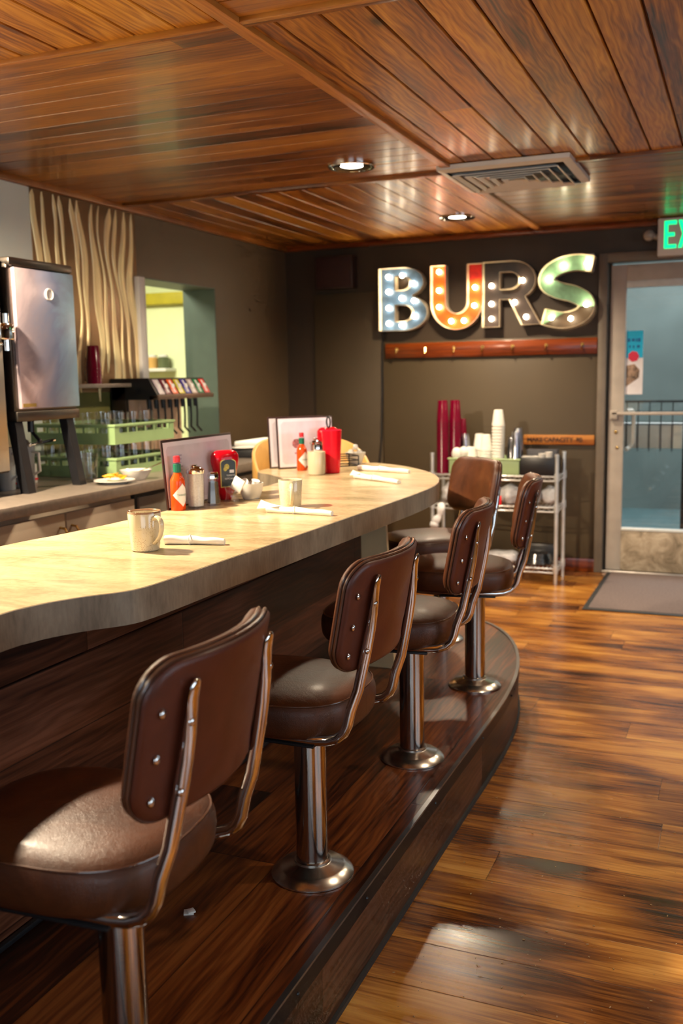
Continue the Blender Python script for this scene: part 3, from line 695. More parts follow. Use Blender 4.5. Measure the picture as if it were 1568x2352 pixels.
letter('blue letter B, first of the illuminated letters on the back wall', -2.447, 1.68, 0.435, Bo,
       [[(.27, .14)]+arc(.40, .275, .17, .135, -90, 90)+[(.27, .41)], [(.27, .64)]+arc(.38, .755, .15, .115, -90, 90)+[(.27, .87)]],
       [(.14, .12), (.14, .37), (.14, .63), (.14, .87), (.37, .52), (.38, .88), (.57, .74), (.58, .47), (.59, .22), (.37, .085)], m_bluepaint)
Uo = [(0, 1)]+arc(.42, .42, .42, .42, 180, 360, 24)+[(.84, 1), (.60, 1)]+arc(.42, .42, .18, .18, 360, 180, 16)+[(.24, 1)]
letter('orange letter U with a red top corner, second of the illuminated letters', -2.062, 1.675, 0.437, Uo, [],
       [(.12, .91), (.12, .62), (.12, .36), (.32, .13), (.53, .13), (.70, .36), (.71, .64)], m_orangepaint, split=[(.605, .76), (.835, .80), (.835, .99), (.605, .99)])
Ro = [(0, 0), (0, 1)]+[(p[0], p[1]) for p in arc(.45, .70, .38, .30, 90, -55)]+[(.91, .02), (.62, .02), (.42, .42), (.27, .42), (.27, 0)]
letter('dark brown letter R, third of the illuminated letters', -1.692, 1.68, 0.435, Ro,
       [[(.27, .57), (.42, .57)]+arc(.42, .705, .16, .135, -90, 90)+[(.27, .84)]],
       [(.13, .64), (.13, .36), (.13, .13), (.62, .70), (.50, .37), (.68, .14)], m_brownpaint)
Sc = catmull([(.83, .86), (.62, .90), (.38, .87), (.20, .76), (.18, .62), (.34, .52), (.55, .46), (.72, .36), (.74, .24), (.62, .13), (.40, .09), (.13, .15)], 6)
So = off_line(Sc, -0.112)+off_line(Sc, 0.112)[::-1]
letter('mint green letter S, last of the illuminated letters', -1.335, 1.668, 0.458, So, [],
       [(.74, .88), (.40, .87), (.19, .69), (.74, .30), (.52, .11), (.24, .13)], m_mintpaint)
b = MB(); b.tube([(-2.43, YB-0.012, 1.70), (-2.425, YB-0.03, 1.66), (-2.447, YB-0.02, 1.60), (-2.452, YB-0.024, 1.2), (-2.46, YB-0.024, 0.9), (-2.50, YB-0.026, 0.55), (-2.45, YB-0.026, 0.12)], 0.006, 8)
tag(b.obj('power_cable', m_black), 'thin black power cable hanging down the wall from the letter B', 'cable')
# coat rack
cr = thing('coat_rack', 'long orange brown coat rack board with seven small hooks', 'coat rack', (-1.67, YB-0.018, 1.536))
b = MB(); b.box((-0.748, -0.022, -0.053), (0.748, 0.0, 0.053), 0.004); b.obj('board', m_orangewood, cr)
for x in (-2.33, -2.115, -1.905, -1.70, -1.49, -1.26, -1.02):
    x += 1.67; b = MB(); b.tube([(x, -0.022, 0.02), (x, -0.028, 0.005), (x, -0.04, -0.02), (x, -0.06, -0.022), (x, -0.066, -0.006)], 0.004, 8); b.cyl((x, -0.022, 0.012), (x, -0.026, 0.012), 0.011, 12)
    b.obj('hook', m_brass, cr)
# occupancy board
sg = thing('wooden_sign', 'amber wooden plank with dark lettering, low on the back wall by the door', 'wall sign', (-1.165, YB-0.018, 0.906))
b = MB(); b.box((-0.245, -0.02, -0.034), (0.235, 0.0, 0.034), 0.006); b.obj('board', m_signwood, sg)
m_burnt = simple('burnt_lettering', (0.03, 0.010, 0.004), 0.6)
for w_, x_ in (('MAKE', -0.165), ('CAPACITY', -0.005), ('80', 0.135)): text(w_, 'lettering', m_burnt, sg, 0.042, frame((x_, -0.021, 0), (1, 0, 0), (0, 0, 1)), bold=0.0012)
# speaker box, switch, exit sign
sp = thing('wall_speaker', 'small dark maroon speaker box high on the back wall left of the letters', 'speaker', (-2.79, YB, 2.11))
b = MB(); b.box((-0.148, -0.10, -0.118), (0.148, 0.0, 0.118), 0.006); b.obj('cabinet', simple('dark_wood_box', (0.03, 0.012, 0.006), 0.5), sp)
b = MB(); b.box((-0.135, -0.106, -0.105), (0.135, -0.098, 0.105), 0.004); b.obj('grille', m_speaker, sp)
b = MB(); b.box((-1.010, YB-0.035, 2.02), (-0.955, YB, 2.135), 0.006); tag(b.obj('sensor_box', m_white), 'small white plastic box on the wall right of the letter S', 'wall box')
ex = thing('exit_sign', 'white exit sign with green lit lettering above the glass door', 'exit sign', (-0.36, YB-0.10, 2.195))
b = MB(); b.box((-0.19, -0.035, -0.115), (0.19, 0.035, 0.117), 0.006); b.box((-0.06, 0.035, -0.05), (0.06, 0.1, 0.05), 0.004); b.obj('housing', m_white, ex)
hL, wL, tL = 0.168, 0.072, 0.021
def glyph(P, x):
    b = MB(); b.prism([(x+px_*wL, -0.070+pz_*hL) for px_, pz_ in P], 0.035, 0.0375, M=frame((0, 0, 0), (1, 0, 0), (0, 0, 1))); b.obj('letter', m_exit, ex)
q_ = 0.29; e_ = 0.13
glyph([(0, 0), (1, 0), (1, e_), (q_, e_), (q_, .5-e_/2), (.85, .5-e_/2), (.85, .5+e_/2), (q_, .5+e_/2), (q_, 1-e_), (1, 1-e_), (1, 1), (0, 1)], -0.150)
glyph([(0, 0), (.3, 0), (.5, .33), (.7, 0), (1, 0), (.66, .5), (1, 1), (.7, 1), (.5, .67), (.3, 1), (0, 1), (.34, .5)], -0.066)
glyph([(.35, 0), (.65, 0), (.65, 1), (.35, 1)], 0.008)
glyph([(.35, 0), (.65, 0), (.65, 1-e_), (1, 1-e_), (1, 1), (0, 1), (0, 1-e_), (.35, 1-e_)], 0.078)
for s_ in (-1, 1):
    b = MB(); b.cyl((0.18*s_, 0.0, 0.0), (0.222*s_, 0, 0.018), 0.018, 16); b.sphere((0.245*s_, -0.01, 0.02), 0.036, 18, 10); b.obj('emergency_lamp', simple('grey_lamp_head', (0.35, 0.30, 0.26), 0.15), ex)
# poster on the door glass
po = thing('door_poster', 'tall narrow blue and white poster taped inside the glass door', 'poster', (-0.688, YB+0.018, 1.42))
b = MB(); b.box((-0.055, -0.001, -0.21), (0.055, 0.001, 0.21)); b.obj('sheet', simple('poster_white', (0.70, 0.68, 0.72), 0.5, emis=(0, 0, 0, 1)), po)
b = MB(); b.box((-0.053, -0.0025, 0.03), (0.053, -0.001, 0.208)); b.obj('blue_field', simple('poster_blue', (0.0, 0.42, 0.72), 0.5), po)
b = MB(); b.lathe([(0, 0.0035), (0.036, 0.0035), (0.036, 0.001)], 7, M=frame((-0.006, 0, 0.04), (1, 0, 0), (0, 0, 1))); b.obj('red_blob', simple('poster_red', (0.60, 0.02, 0.06), 0.5), po)
b = MB(); b.prism([(-.052, -.02), (.0, -.01), (.035, -.05), (.03, -.10), (-.01, -.13), (-.052, -.16)], 0.001, 0.0022, M=frame((0, 0, 0), (1, 0, 0), (0, 0, 1))); b.obj('picture', simple('poster_brown_picture', (0.25, 0.17, 0.12), 0.6, vary=0.9, scale=25), po)
b = MB()
for i, (x, z, w_, h_) in enumerate(((-.045, .135, .016, .022), (-.02, .138, .02, .018), (.006, .136, .01, .02), (.02, .134, .016, .024), (-.036, .095, .010, .018), (-.012, .094, .010, .018), (.014, .095, .018, .018))): b.box((x, -0.0034, z), (x+w_, -0.0025, z+h_), 0.0)
b.obj('printed_marks', simple('poster_ink', (0.0, 0.10, 0.32), 0.5), po)
# newspaper rack outside
nr = thing('wire_rack', 'black wire newspaper rack with white papers outside the glass door', 'newspaper rack', (-0.62, 7.5, 0))
b = MB()
for z in (0.98, 1.06, 1.14): b.tube([(-0.26, -0.12, z), (0.22, -0.12, z), (0.22, 0.12, z), (-0.26, 0.12, z)], 0.005, 6, closed=True)
for i in range(7): b.cyl((-0.26+0.08*i, -0.12, 0.78), (-0.26+0.08*i, -0.12, 1.14), 0.004, 6)
for x in (-0.26, 0.22):
    for y in (-0.12, 0.12): b.cyl((x, y, 0), (x, y, 1.14), 0.008, 8)
b.obj('wire_frame', m_blackmetal, nr)
b = MB(); b.box((-0.25, -0.11, 0.80), (0.21, 0.11, 0.98), 0.01); b.obj('papers', m_paper, nr)
# mat
mt = thing('door_mat', 'brown ribbed door mat with a black rubber border in front of the glass door', 'door mat', (0.0, 6.15, 0))
b = MB(); b.box((-0.80, -0.55, 0.001), (0.70, 0.52, 0.009), 0.002); b.obj('pile', m_mat, mt)
b = MB(); b.box((-0.83, -0.585, 0.0005), (0.73, 0.545, 0.006), 0.002); b.obj('border', m_rubber, mt)
b = MB(); b.box((-0.012, -0.009, 0), (0.010, 0.008, 0.004), 0.001, M=Matrix.Translation((-1.085, 1.69, HP)) @ Matrix.Rotation(0.5, 4, 'Z') @ Matrix.Rotation(0.15, 4, 'X')); b.box((-0.006, -0.012, 0.003), (0.011, 0.006, 0.007), 0.001, M=Matrix.Translation((-1.085, 1.69, HP)) @ Matrix.Rotation(0.9, 4, 'Z'))
tag(b.obj('paper_scrap', m_paper), 'tiny folded scrap of white paper on the dark platform', 'paper scrap')
# ------------------------------------------------------------------ left wall sheets
b = MB(); b.box((XL, -1.5, 0.92), (XL+0.012, 3.86, ZC-0.033), 0.001); struct(b.obj('trim_%d' % n_, m_white_wall)); n_ += 1
b = MB(); b.box((XL, 3.86, 0.92), (XL+0.010, 4.735, 1.30), 0.001); struct(b.obj('trim_%d' % n_, m_green_tile)); n_ += 1
wp = thing('metal_wall_panel', 'tall copper coloured metal wall panel, its reflected light shaped as wavy gold strips', 'wall panel', (XL, 4.28, 1.8))
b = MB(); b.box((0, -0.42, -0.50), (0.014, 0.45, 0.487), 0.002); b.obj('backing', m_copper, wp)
streaks_ = [(-.40, .030, .05), (-.335, .034, .02), (-.25, .042, -.02), (-.185, .026, .06), (-.09, .028, .0), (-.035, .034, -.03), (.075, .048, .05), (.13, .02, -.02), (.205, .040, .04), (.265, .022, -.02), (.33, .036, .03), (.405, .046, .0)]  # reflections on the polished sheet, built as pale gold raised strips
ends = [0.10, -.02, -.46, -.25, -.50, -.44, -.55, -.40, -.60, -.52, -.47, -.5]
for i, (y0, wd, ph) in enumerate(streaks_):
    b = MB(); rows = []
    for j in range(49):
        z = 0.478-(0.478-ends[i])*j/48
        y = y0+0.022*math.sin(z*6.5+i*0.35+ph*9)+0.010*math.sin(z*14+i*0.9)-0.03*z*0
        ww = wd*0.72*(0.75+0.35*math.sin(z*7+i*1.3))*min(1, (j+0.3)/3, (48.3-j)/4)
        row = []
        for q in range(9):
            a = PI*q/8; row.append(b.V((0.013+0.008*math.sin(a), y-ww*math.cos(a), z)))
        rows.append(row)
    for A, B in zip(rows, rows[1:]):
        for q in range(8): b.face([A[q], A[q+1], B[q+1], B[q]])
    b.obj('reflection_streak', m_streak, wp, smooth=80)
b = MB(); b.box((XL, 4.70, 1.20), (XL+0.045, 4.765, 1.94), 0.006); struct(b.obj('trim_%d' % n_, m_white)); n_ += 1
# shelf with red tumblers
b = MB(); b.box((XL+0.01, 3.95, 1.325), (XL+0.16, 4.42, 1.345), 0.003); tag(b.obj('wall_shelf', m_backtop), 'small pale wall shelf under the wavy metal panel', 'shelf')
def tumbler_mesh(h=0.165, r0=0.031, r1=0.042, seg=24, t=0.0022):
    b = MB(); b.lathe([(0, 0), (r0-0.002, 0), (r0, 0.003), (r1, h-0.003), (r1+0.0005, h), (r1-t, h), (r0-t, 0.006), (0, 0.006)], seg); return b
def cup_stack(proto_mb, name, label, cat, group, mat, spots, step):
    """spots: (x, y, z, n, tilt) upside-down stacks"""
    first = None; out = []
    for si, (x, y, z, n, lab) in enumerate(spots):
        for i in range(n):
            if first is None: o = first = proto_mb.obj(name, mat)
            else: o = first.copy(); C.objects.link(o)
            o.location = (x, y, z+step*i)
            tag(o, (lab or label), cat, group); out.append(o)
    return out
def flipped(h, r0, r1, seg=24, t=0.0022):
    b = MB(); b.lathe([(0, h), (r0-0.002, h), (r0, h-0.003), (r1, 0.003), (r1+0.001, 0), (r1-t, 0), (r0-t, h-0.006), (0, h-0.006)], seg); return b
cup_stack(flipped(0.12, 0.030, 0.040), 'red_tumbler', None, 'tumbler', 'red tumblers stacked on the wall shelf', m_redcup,
          [(XL+0.085, 4.195, 1.345, 5, 'dark red plastic tumbler in the short stack on the wall shelf')], 0.019)
# things in the kitchen hatch
b = MB(); b.box((-4.82, 6.93, 1.43), (-4.46, 7.10, 1.455), 0.004); tag(b.obj('kitchen_shelf', m_white), 'white shelf on the lime kitchen wall seen through the hatch', 'shelf')
for i, (x, y, c_, l) in enumerate(((-4.64, 7.015, (0.55, 0.32, 0.10), 'amber jar on the white shelf in the kitchen'), (-4.53, 7.015, (0.10, 0.12, 0.06), 'dark green jar on the white shelf in the kitchen'))):
    t = thing('storage_jar', l, 'jar', (x, y, 1.455)); b = MB(); b.lathe([(0, 0), (0.046, 0), (0.05, 0.01), (0.05, 0.085), (0.04, 0.095), (0, 0.095)], 20); b.obj('jar_body', simple('jar_%d_glaze' % i, c_, 0.3), t)
    b = MB(); b.lathe([(0, 0.095), (0.042, 0.095), (0.042, 0.115), (0, 0.115)], 20); b.obj('lid', m_white, t)
b = MB(); b.box((-6.09, 7.02, 1.985), (WX-0.01, 7.10, 2.08), 0.004); struct(b.obj('trim_%d' % n_, simple('mustard_paint', (0.45, 0.38, 0.02), 0.5))); n_ += 1
# ------------------------------------------------------------------ back counter
bt = thing('back_counter', 'grey brown laminate worktop running along the left wall behind the bar', 'worktop', (-2.8, 3.0, 0.875))
b = MB(); b.box((-0.405, -4.4, 0.0), (0.40, 2.66, 0.045), 0.004); b.obj('worktop', m_backtop, bt)
for i, (y0, y1, l) in enumerate(((2.55, 3.49, 'pale maple base cabinet with brass handles behind the bar, nearest the camera'), (3.52, 5.60, 'dark open base unit under the far end of the back worktop'))):
    t = thing('base_cabinet', l, 'cabinet', (-2.8, (y0+y1)/2, 0)); h = (y1-y0)/2
    b = MB(); b.box((-0.40, -h, 0.0), (0.35, h, 0.872), 0.002); b.obj('carcass', m_cab if i == 0 else simple('dark_unit', (0.03, 0.03, 0.025), 0.5), t)
    if i == 0:
        for s_ in (0, 1):
            y = -h+0.01 + s_*(h-0.003)
            b = MB(); b.box((0.35, y, 0.10), (0.372, y+h-0.012, 0.852), 0.003); d = b.obj('door', m_cab, t)
            yy = 0.035 if s_ else -0.035
            b = MB(); b.tube([(0.372, yy, 0.80), (0.395, yy, 0.797), (0.405, yy, 0.78), (0.405, yy, 0.72), (0.395, yy, 0.703), (0.372, yy, 0.70)], 0.005, 10); b.obj('handle', m_brass, d)
    else:
        for s_ in (0, 1, 2):
            y = -h+0.01+s_*(2*h/3); b = MB(); b.box((0.35, y, 0.10), (0.366, y+2*h/3-0.012, 0.852), 0.003); b.obj('door', simple('grey_unit_front', (0.16, 0.14, 0.11), 0.4), t)
# steel dispensers
ms = thing('drink_dispenser', 'tall stainless steel drink dispenser with a shiny front panel and black legs', 'drink dispenser', (-2.63, 3.22, 0.92))
b = MB(); b.box((-0.50, -0.20, 0.32), (-0.012, 0.185, 0.905), 0.008); b.box((-0.5, -0.20, 0.285), (0.0, 0.185, 0.325), 0.004); b.box((-0.50, -0.20, 0.885), (0.004, 0.185, 0.92), 0.010); b.obj('housing', m_steel_dark, ms)
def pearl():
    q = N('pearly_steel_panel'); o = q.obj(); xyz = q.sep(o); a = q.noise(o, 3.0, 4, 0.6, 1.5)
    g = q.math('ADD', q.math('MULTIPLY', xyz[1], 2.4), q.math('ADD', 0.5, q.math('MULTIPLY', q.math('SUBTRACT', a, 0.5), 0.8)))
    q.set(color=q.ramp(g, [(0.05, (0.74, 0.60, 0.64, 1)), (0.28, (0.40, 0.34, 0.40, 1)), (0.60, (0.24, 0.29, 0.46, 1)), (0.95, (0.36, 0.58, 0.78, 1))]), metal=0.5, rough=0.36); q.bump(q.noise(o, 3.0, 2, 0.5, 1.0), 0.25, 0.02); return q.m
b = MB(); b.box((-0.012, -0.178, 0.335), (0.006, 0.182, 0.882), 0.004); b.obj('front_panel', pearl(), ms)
b = MB(); b.lathe([(0, 0.004), (0.018, 0.004), (0.021, 0.007), (0.024, 0.006), (0.025, 0)], 24, M=frame((0.006, 0.02, 0.79), (0, 1, 0), (0, 0, 1))); b.obj('gauge', m_white, ms)
b = MB(); b.box((0.005, -0.172, 0.342), (0.0075, -0.095, 0.356)); b.obj('sticker', m_gold, ms)
for x in (-0.03, -0.44):
    for y, s_ in ((-0.185, -1), (0.13, 1)):
        b = MB(); q = [(x-0.02, y-0.022, 0.285), (x+0.02, y-0.022, 0.285), (x+0.02, y+0.022, 0.285), (x-0.02, y+0.022, 0.285)]
        dx, dy = 0.03, (0.02 if s_ < 0 else 0.028)
        A = [b.V(p) for p in q]; B = [b.V((p[0]+dx, p[1]+dy, 0.0)) for p in q]
        for i in range(4): b.face([A[i], B[i], B[(i+1) % 4], A[(i+1) % 4]], 0, False)
        b.face(A, 0, False); b.face(B[::-1], 0, False); b.obj('leg', m_black, ms)
b = MB(); b.box((-0.34, -0.10, 0.06), (-0.33, 0.14, 0.285)); b.obj('splash_plate', m_steel, ms)
for y in (-0.09, -0.01):
    b = MB(); b.cyl((-0.10, y, 0.285), (-0.10, y, 0.235), 0.014, 14); b.cyl((-0.10, y, 0.24), (-0.06, y, 0.20), 0.007, 10); b.sphere((-0.06, y, 0.198), 0.011, 10, 6); b.obj('tap', m_black, ms)
b = MB(); b.cyl((-0.08, -0.05, 0.185), (-0.08, 0.11, 0.195), 0.006, 10); b.sphere((-0.08, -0.05, 0.185), 0.010, 10, 6); b.obj('cup_lever', m_chrome, ms)
m2 = thing('steel_refrigerator', 'tall stainless steel unit with a door latch at the left edge of the photo', 'refrigerator', (-2.63, 2.62, 0.92))
b = MB(); b.box((-0.52, -0.40, 0.09), (-0.02, 0.36, 0.925), 0.006); b.box((-0.5, -0.38, 0.0), (-0.06, 0.34, 0.09), 0.002); b.obj('housing', m_steel_dark, m2)
b = MB(); b.box((-0.02, -0.395, 0.10), (0.006, 0.335, 0.915), 0.005); b.obj('door', m_steel, m2)
b = MB(); b.box((0.006, 0.30, 0.60), (0.035, 0.375, 0.665), 0.008); b.cyl((0.02, 0.345, 0.56), (0.02, 0.345, 0.70), 0.012, 14); b.cyl((0.02, 0.31, 0.585), (0.045, 0.24, 0.575), 0.009, 12); b.obj('latch', m_chrome, m2)
t = thing('cardboard_box', 'white carton with a red stripe standing under the steel dispenser', 'box', (-2.93, 3.27, 0.92), 0.25)
b = MB(); b.box((-0.09, -0.11, 0), (0.09, 0.11, 0.085), 0.003); b.obj('carton', m_white, t)
b = MB(); b.box((-0.091, -0.111, 0.014), (0.091, 0.111, 0.022)); b.obj('stripe', m_redcap, t)
for i, (x, y, l) in enumerate(((-2.80, 3.12, 'nearer pale plastic pitcher under the steel dispenser'), (-2.80, 3.24, 'farther pale plastic pitcher under the steel dispenser'))):
    t = thing('pitcher', l, 'pitcher', (x, y, 0.92), 0, 'pitchers under the dispenser')
    b = MB(); b.lathe([(0, 0), (0.035, 0), (0.037, 0.004), (0.044, 0.175), (0.041, 0.175), (0.035, 0.01), (0, 0.008)], 24); b.obj('pitcher_body', simple('pale_blue_plastic_%d' % i, (0.42, 0.47, 0.52), 0.25), t)
    b = MB(); b.tube([(0.042, 0, 0.15), (0.075, 0, 0.145), (0.078, 0, 0.07), (0.04, 0, 0.05)], 0.006, 8); b.obj('handle', m_white, t)
# soda fountain
sf = thing('soda_fountain', 'black soda fountain with a row of coloured flavour labels and levers', 'soda fountain', (-3.0, 4.70, 0.92))
b = MB(); b.box((-0.195, -0.27, 0.0), (-0.10, 0.27, 0.42), 0.006); b.box((-0.195, -0.285, 0.0), (-0.10, -0.26, 0.42), 0.004); b.obj('housing', simple('dark_brown_housing', (0.03, 0.018, 0.012), 0.4), sf)
b = MB(); b.box((-0.10, -0.265, 0.05), (-0.092, 0.255, 0.36), 0.001); b.obj('splash_panel', m_tan, sf)
b = MB(); b.prism([(-0.195, 0.335), (0.05, 0.335), (0.10, 0.345), (0.10, 0.36), (0.045, 0.450), (-0.195, 0.450)], -0.285, 0.285, M=frame((0, -0.0, 0), (1, 0, 0), (0, 0, 1))); b.obj('hood', m_black, sf)
b = MB(); b.box((0.05, -0.285, 0.335), (0.108, 0.30, 0.360), 0.003); b.obj('label_ledge', simple('bronze_ledge', (0.20, 0.13, 0.09), 0.3, metal=0.5), sf)
b = MB(); b.box((-0.10, -0.27, 0.0), (0.10, 0.27, 0.05), 0.005); b.obj('drip_tray', m_steel_dark, sf)
cols = [(0.60, 0.52, 0.55), (0.16, 0.02, 0.04), (0.75, 0.12, 0.03), (0.62, 0.55, 0.05), (0.06, 0.05, 0.35), (0.50, 0.42, 0.38), (0.02, 0.22, 0.08), (0.70, 0.04, 0.03)]
th_ = math.atan2(0.05, 0.09)
for i, c_ in enumerate(cols):
    y = -0.235+0.068*i
    Fm = frame((0.100, y, 0.362), (0, 1, 0), (-0.055, 0, 0.09))
    b = MB(); b.box((-0.027, 0.0, 0.0), (0.027, 0.092, 0.004), 0.001, M=Fm); lb = b.obj('flavour_label', simple('label_colour_%d' % i, c_, 0.3), sf)
    b = MB(); b.sphere(Fm @ Vector((0.004, 0.045, 0.004)), 0.017, 12, 6, (0.3, 1, 1)); b.box((-0.008, 0.008, 0.004), (0.006, 0.084, 0.0052), 0, M=Fm); b.obj('label_mark', m_label, lb)
    b = MB(); b.cyl((0.02, y-0.01, 0.335), (0.02, y-0.01, 0.285), 0.013, 12, 0.010); b.tube([(0.03, y-0.01, 0.33), (0.033, y-0.01, 0.24), (0.030, y-0.01, 0.17), (0.06, y-0.01, 0.14)], 0.006, 8); b.obj('lever', m_black, sf)
# dish racks with glasses
def dish_rack(label, loc, open_=0.45):
    t = thing('dish_rack', label, 'dish rack', loc, 0, 'green dish racks'); L, W_, H_ = 0.235, 0.245, 0.092
    b = MB()
    def side(p, d, ln):
        F = frame(p, d, (0, 0, 1))
        holes = []
        n = 6
        for i in range(n):
            a = -ln+0.03+i*(2*ln-0.06)/n; holes.append([(a+0.006, 0.052), (a+(2*ln-0.06)/n-0.006, 0.052), (a+(2*ln-0.06)/n-0.006, 0.076), (a+0.006, 0.076)])
        b.prism([(-ln, 0), (ln, 0), (ln, H_), (-ln, H_)], 0, 0.004, M=F, holes=holes)
    side((L, 0, 0), (0, 1, 0), W_); side((-L+0.004, 0, 0), (0, 1, 0), W_); side((0, -W_+0.004, 0), (1, 0, 0), L); side((0, W_, 0), (1, 0, 0), L)
    b.box((-L-0.006, -W_-0.006, H_-0.012), (L+0.010, -W_+0.004, H_), 0.002); b.box((-L-0.006, W_-0.004, H_-0.012), (L+0.010, W_+0.006, H_), 0.002)
    b.box((L-0.004, -W_, H_-0.012), (L+0.010, W_, H_), 0.002); b.obj('rack_body', m_green, t)
    b = MB()
    for i in range(6): b.box((-L+0.02, -W_+0.04+i*0.082, 0.004), (L-0.005, -W_+0.05+i*0.082, 0.010))
    b.obj('base_grid', m_green, t); return t
dish_rack('upper of two stacked sage green dish racks beside the soda fountain', (-2.86, 3.88, 1.072))
dish_rack('lower of two stacked sage green dish racks beside the soda fountain', (-2.86, 3.88, 0.92))
def glass_mesh(h=0.125, r0=0.027, r1=0.036):
    b = MB(); b.lathe([(0, 0), (r0, 0), (r0+0.001, 0.003), (r1, h), (r1-0.002, h), (r0-0.002, 0.008), (0, 0.008)], 20); return b
g0 = None
for (rz, n_x, lab) in ((0.935, (0, 1, 2), 'clear drinking glass in the lower green dish rack'), (1.087, (0, 1, 2), 'clear drinking glass in the upper green dish rack')):
    for ix in n_x:
        for iy in range(4):
            if ix == 0 and iy > 1: continue
            if g0 is None: o = g0 = glass_mesh().obj('drinking_glass', m_glass)
            else: o = g0.copy(); C.objects.link(o)
            o.location = (-3.03+0.14*ix+(0.04 if ix == 2 else 0), 3.71+0.105*iy, rz); tag(o, lab, 'glass', 'glasses in the '+('lower' if rz < 1 else 'upper')+' dish rack')
for i, (x, y) in enumerate(((-2.66, 3.50), (-2.74, 3.56))):
    o = g0.copy(); C.objects.link(o); o.location = (x, y, 0.92); tag(o, 'clear glass standing beside the black leg of the steel dispenser', 'glass', 'glasses by the dispenser leg')
# plate of chips, bowl with spoon
pl = thing('plate_of_chips', 'small white plate piled with yellow chips on the back worktop', 'plate of chips', (-2.505, 3.455, 0.92))
b = MB(); b.lathe([(0, 0), (0.055, 0), (0.058, 0.004), (0.088, 0.013), (0.088, 0.016), (0.056, 0.008), (0, 0.006)], 36); b.obj('plate', m_ceramic, pl)
for i in range(16):
    a = random.uniform(0, 6.28); r = random.uniform(0, 0.058); b = MB()
    Mx = Matrix.Translation((r*math.cos(a), r*math.sin(a), 0.014+0.02*(1-r/0.06)+random.uniform(0, 0.006))) @ Matrix.Rotation(random.uniform(0, 6), 4, 'Z') @ Matrix.Rotation(random.uniform(-0.6, 0.6), 4, 'X')
    b.prism([(-0.018, -0.012), (0.018, -0.012), (0.0, 0.022)], 0, 0.003, M=Mx); b.obj('chip', m_chips, pl)
bw = thing('dip_bowl', 'white bowl with a spoon behind the plate of chips', 'bowl', (-2.50, 3.61, 0.92))
b = MB(); b.lathe([(0, 0), (0.04, 0), (0.045, 0.004), (0.072, 0.045), (0.069, 0.045), (0.042, 0.008), (0, 0.006)], 32); b.obj('bowl_body', m_ceramic, bw)
b = MB(); b.lathe([(0, 0.036), (0.061, 0.034)], 28); b.obj('dip', simple('pale_dip', (0.55, 0.36, 0.2), 0.5), bw)
b = MB(); b.tube([(0.0, 0.02, 0.035), (0.04, 0.05, 0.05), (0.075, 0.09, 0.07)], [(0.004, 0.002), (0.003, 0.002), (0.006, 0.003)], 8); b.obj('spoon', m_chrome, bw)
# black tray with white papers at the far end of the back counter
t = thing('griddle_tray', 'black flat tray at the far end of the back worktop', 'tray', (-2.62, 5.05, 0.92))
b = MB(); b.box((-0.22, -0.30, 0), (0.20, 0.36, 0.045), 0.006); b.obj('tray_body', m_black, t)
b = MB(); b.box((-0.20, -0.28, 0.045), (0.18, 0.34, 0.048)); b.obj('tray_lining', m_blackmetal, t)
b = MB(); b.box((-2.74, 4.95, 0.969), (-2.46, 5.33, 0.997), 0.008); tag(b.obj('folded_cloth', m_paper), 'folded white cloth lying on the black tray', 'cloth')
b = MB(); b.lathe([(0, 0), (0.05, 0), (0.08, 0.006), (0.08, 0.008), (0, 0.003)], 28); tag(b.obj('saucer', m_ceramic, loc=(-2.60, 4.82, 0.9685)), 'small white saucer on the near end of the black tray', 'saucer')
# ------------------------------------------------------------------ things on the counter
Z0 = ZT
def mug(label, loc, rz, mat=None, h=0.097, rt=0.0405, rb=0.034, handle=True):
    t = thing('coffee_mug', label, 'mug', loc, rz); mat = mat or m_mug
    b = MB(); b.lathe([(0, 0), (rb-0.004, 0), (rb, 0.003), (rb+0.002, 0.02), (rt, h-0.002), (rt-0.001, h), (rt-0.0035, h-0.002), (rb-0.002, 0.012), (rb-0.008, 0.006), (0, 0.006)], 40); b.obj('mug_body', mat, t)
    if handle:
        b = MB(); P = catmull([(rt-0.003, 0, h-0.017), (rt+0.012, 0, h-0.012), (rt+0.026, 0, h-0.022), (rt+0.026, 0, h-0.042), (rt+0.015, 0, h-0.062), (rb+0.003, 0, h-0.076)], 5); n = len(P)
        b.tube(P, [(0.0065, 0.0048)]*n, 12); b.obj('handle', mat, t)
    return t
mug('speckled cream coffee mug nearest the camera, with its handle turned right', (-1.334, 1.952, Z0), -0.35)
mug('cream coffee mug beside the flared napkin roll in the middle of the counter', (-1.331, 2.765, Z0), -1.05, h=0.088, rt=0.039, rb=0.033)
mug('plain cream ceramic cup at the far end, left of the red tumbler', (-1.669, 3.728, Z0), 2.2, mat=simple('plain_cream_glaze', (0.55, 0.48, 0.33), 0.2, vary=0.05), h=0.098, rt=0.0385, rb=0.035)
t = thing('red_tumbler', 'bright red plastic tumbler standing at the far end of the counter', 'tumbler', (-1.633, 3.812, Z0))
b = MB(); b.lathe([(0, 0), (0.030, 0), (0.033, 0.003), (0.0435, 0.182), (0.041, 0.182), (0.031, 0.006), (0, 0.006)], 16); b.obj('tumbler_body', cupmat('bright_red_plastic', (0.75, 0.006, 0.02), 0.15), t)
b = MB(); b.tube([(0.041*math.cos(i*PI/16), 0.041*math.sin(i*PI/16), 0.182+0.0025*(i % 2)) for i in range(32)], 0.0018, 6, closed=True); b.obj('rim', cupmat('bright_red_rim', (0.72, 0.02, 0.06), 0.2), t)
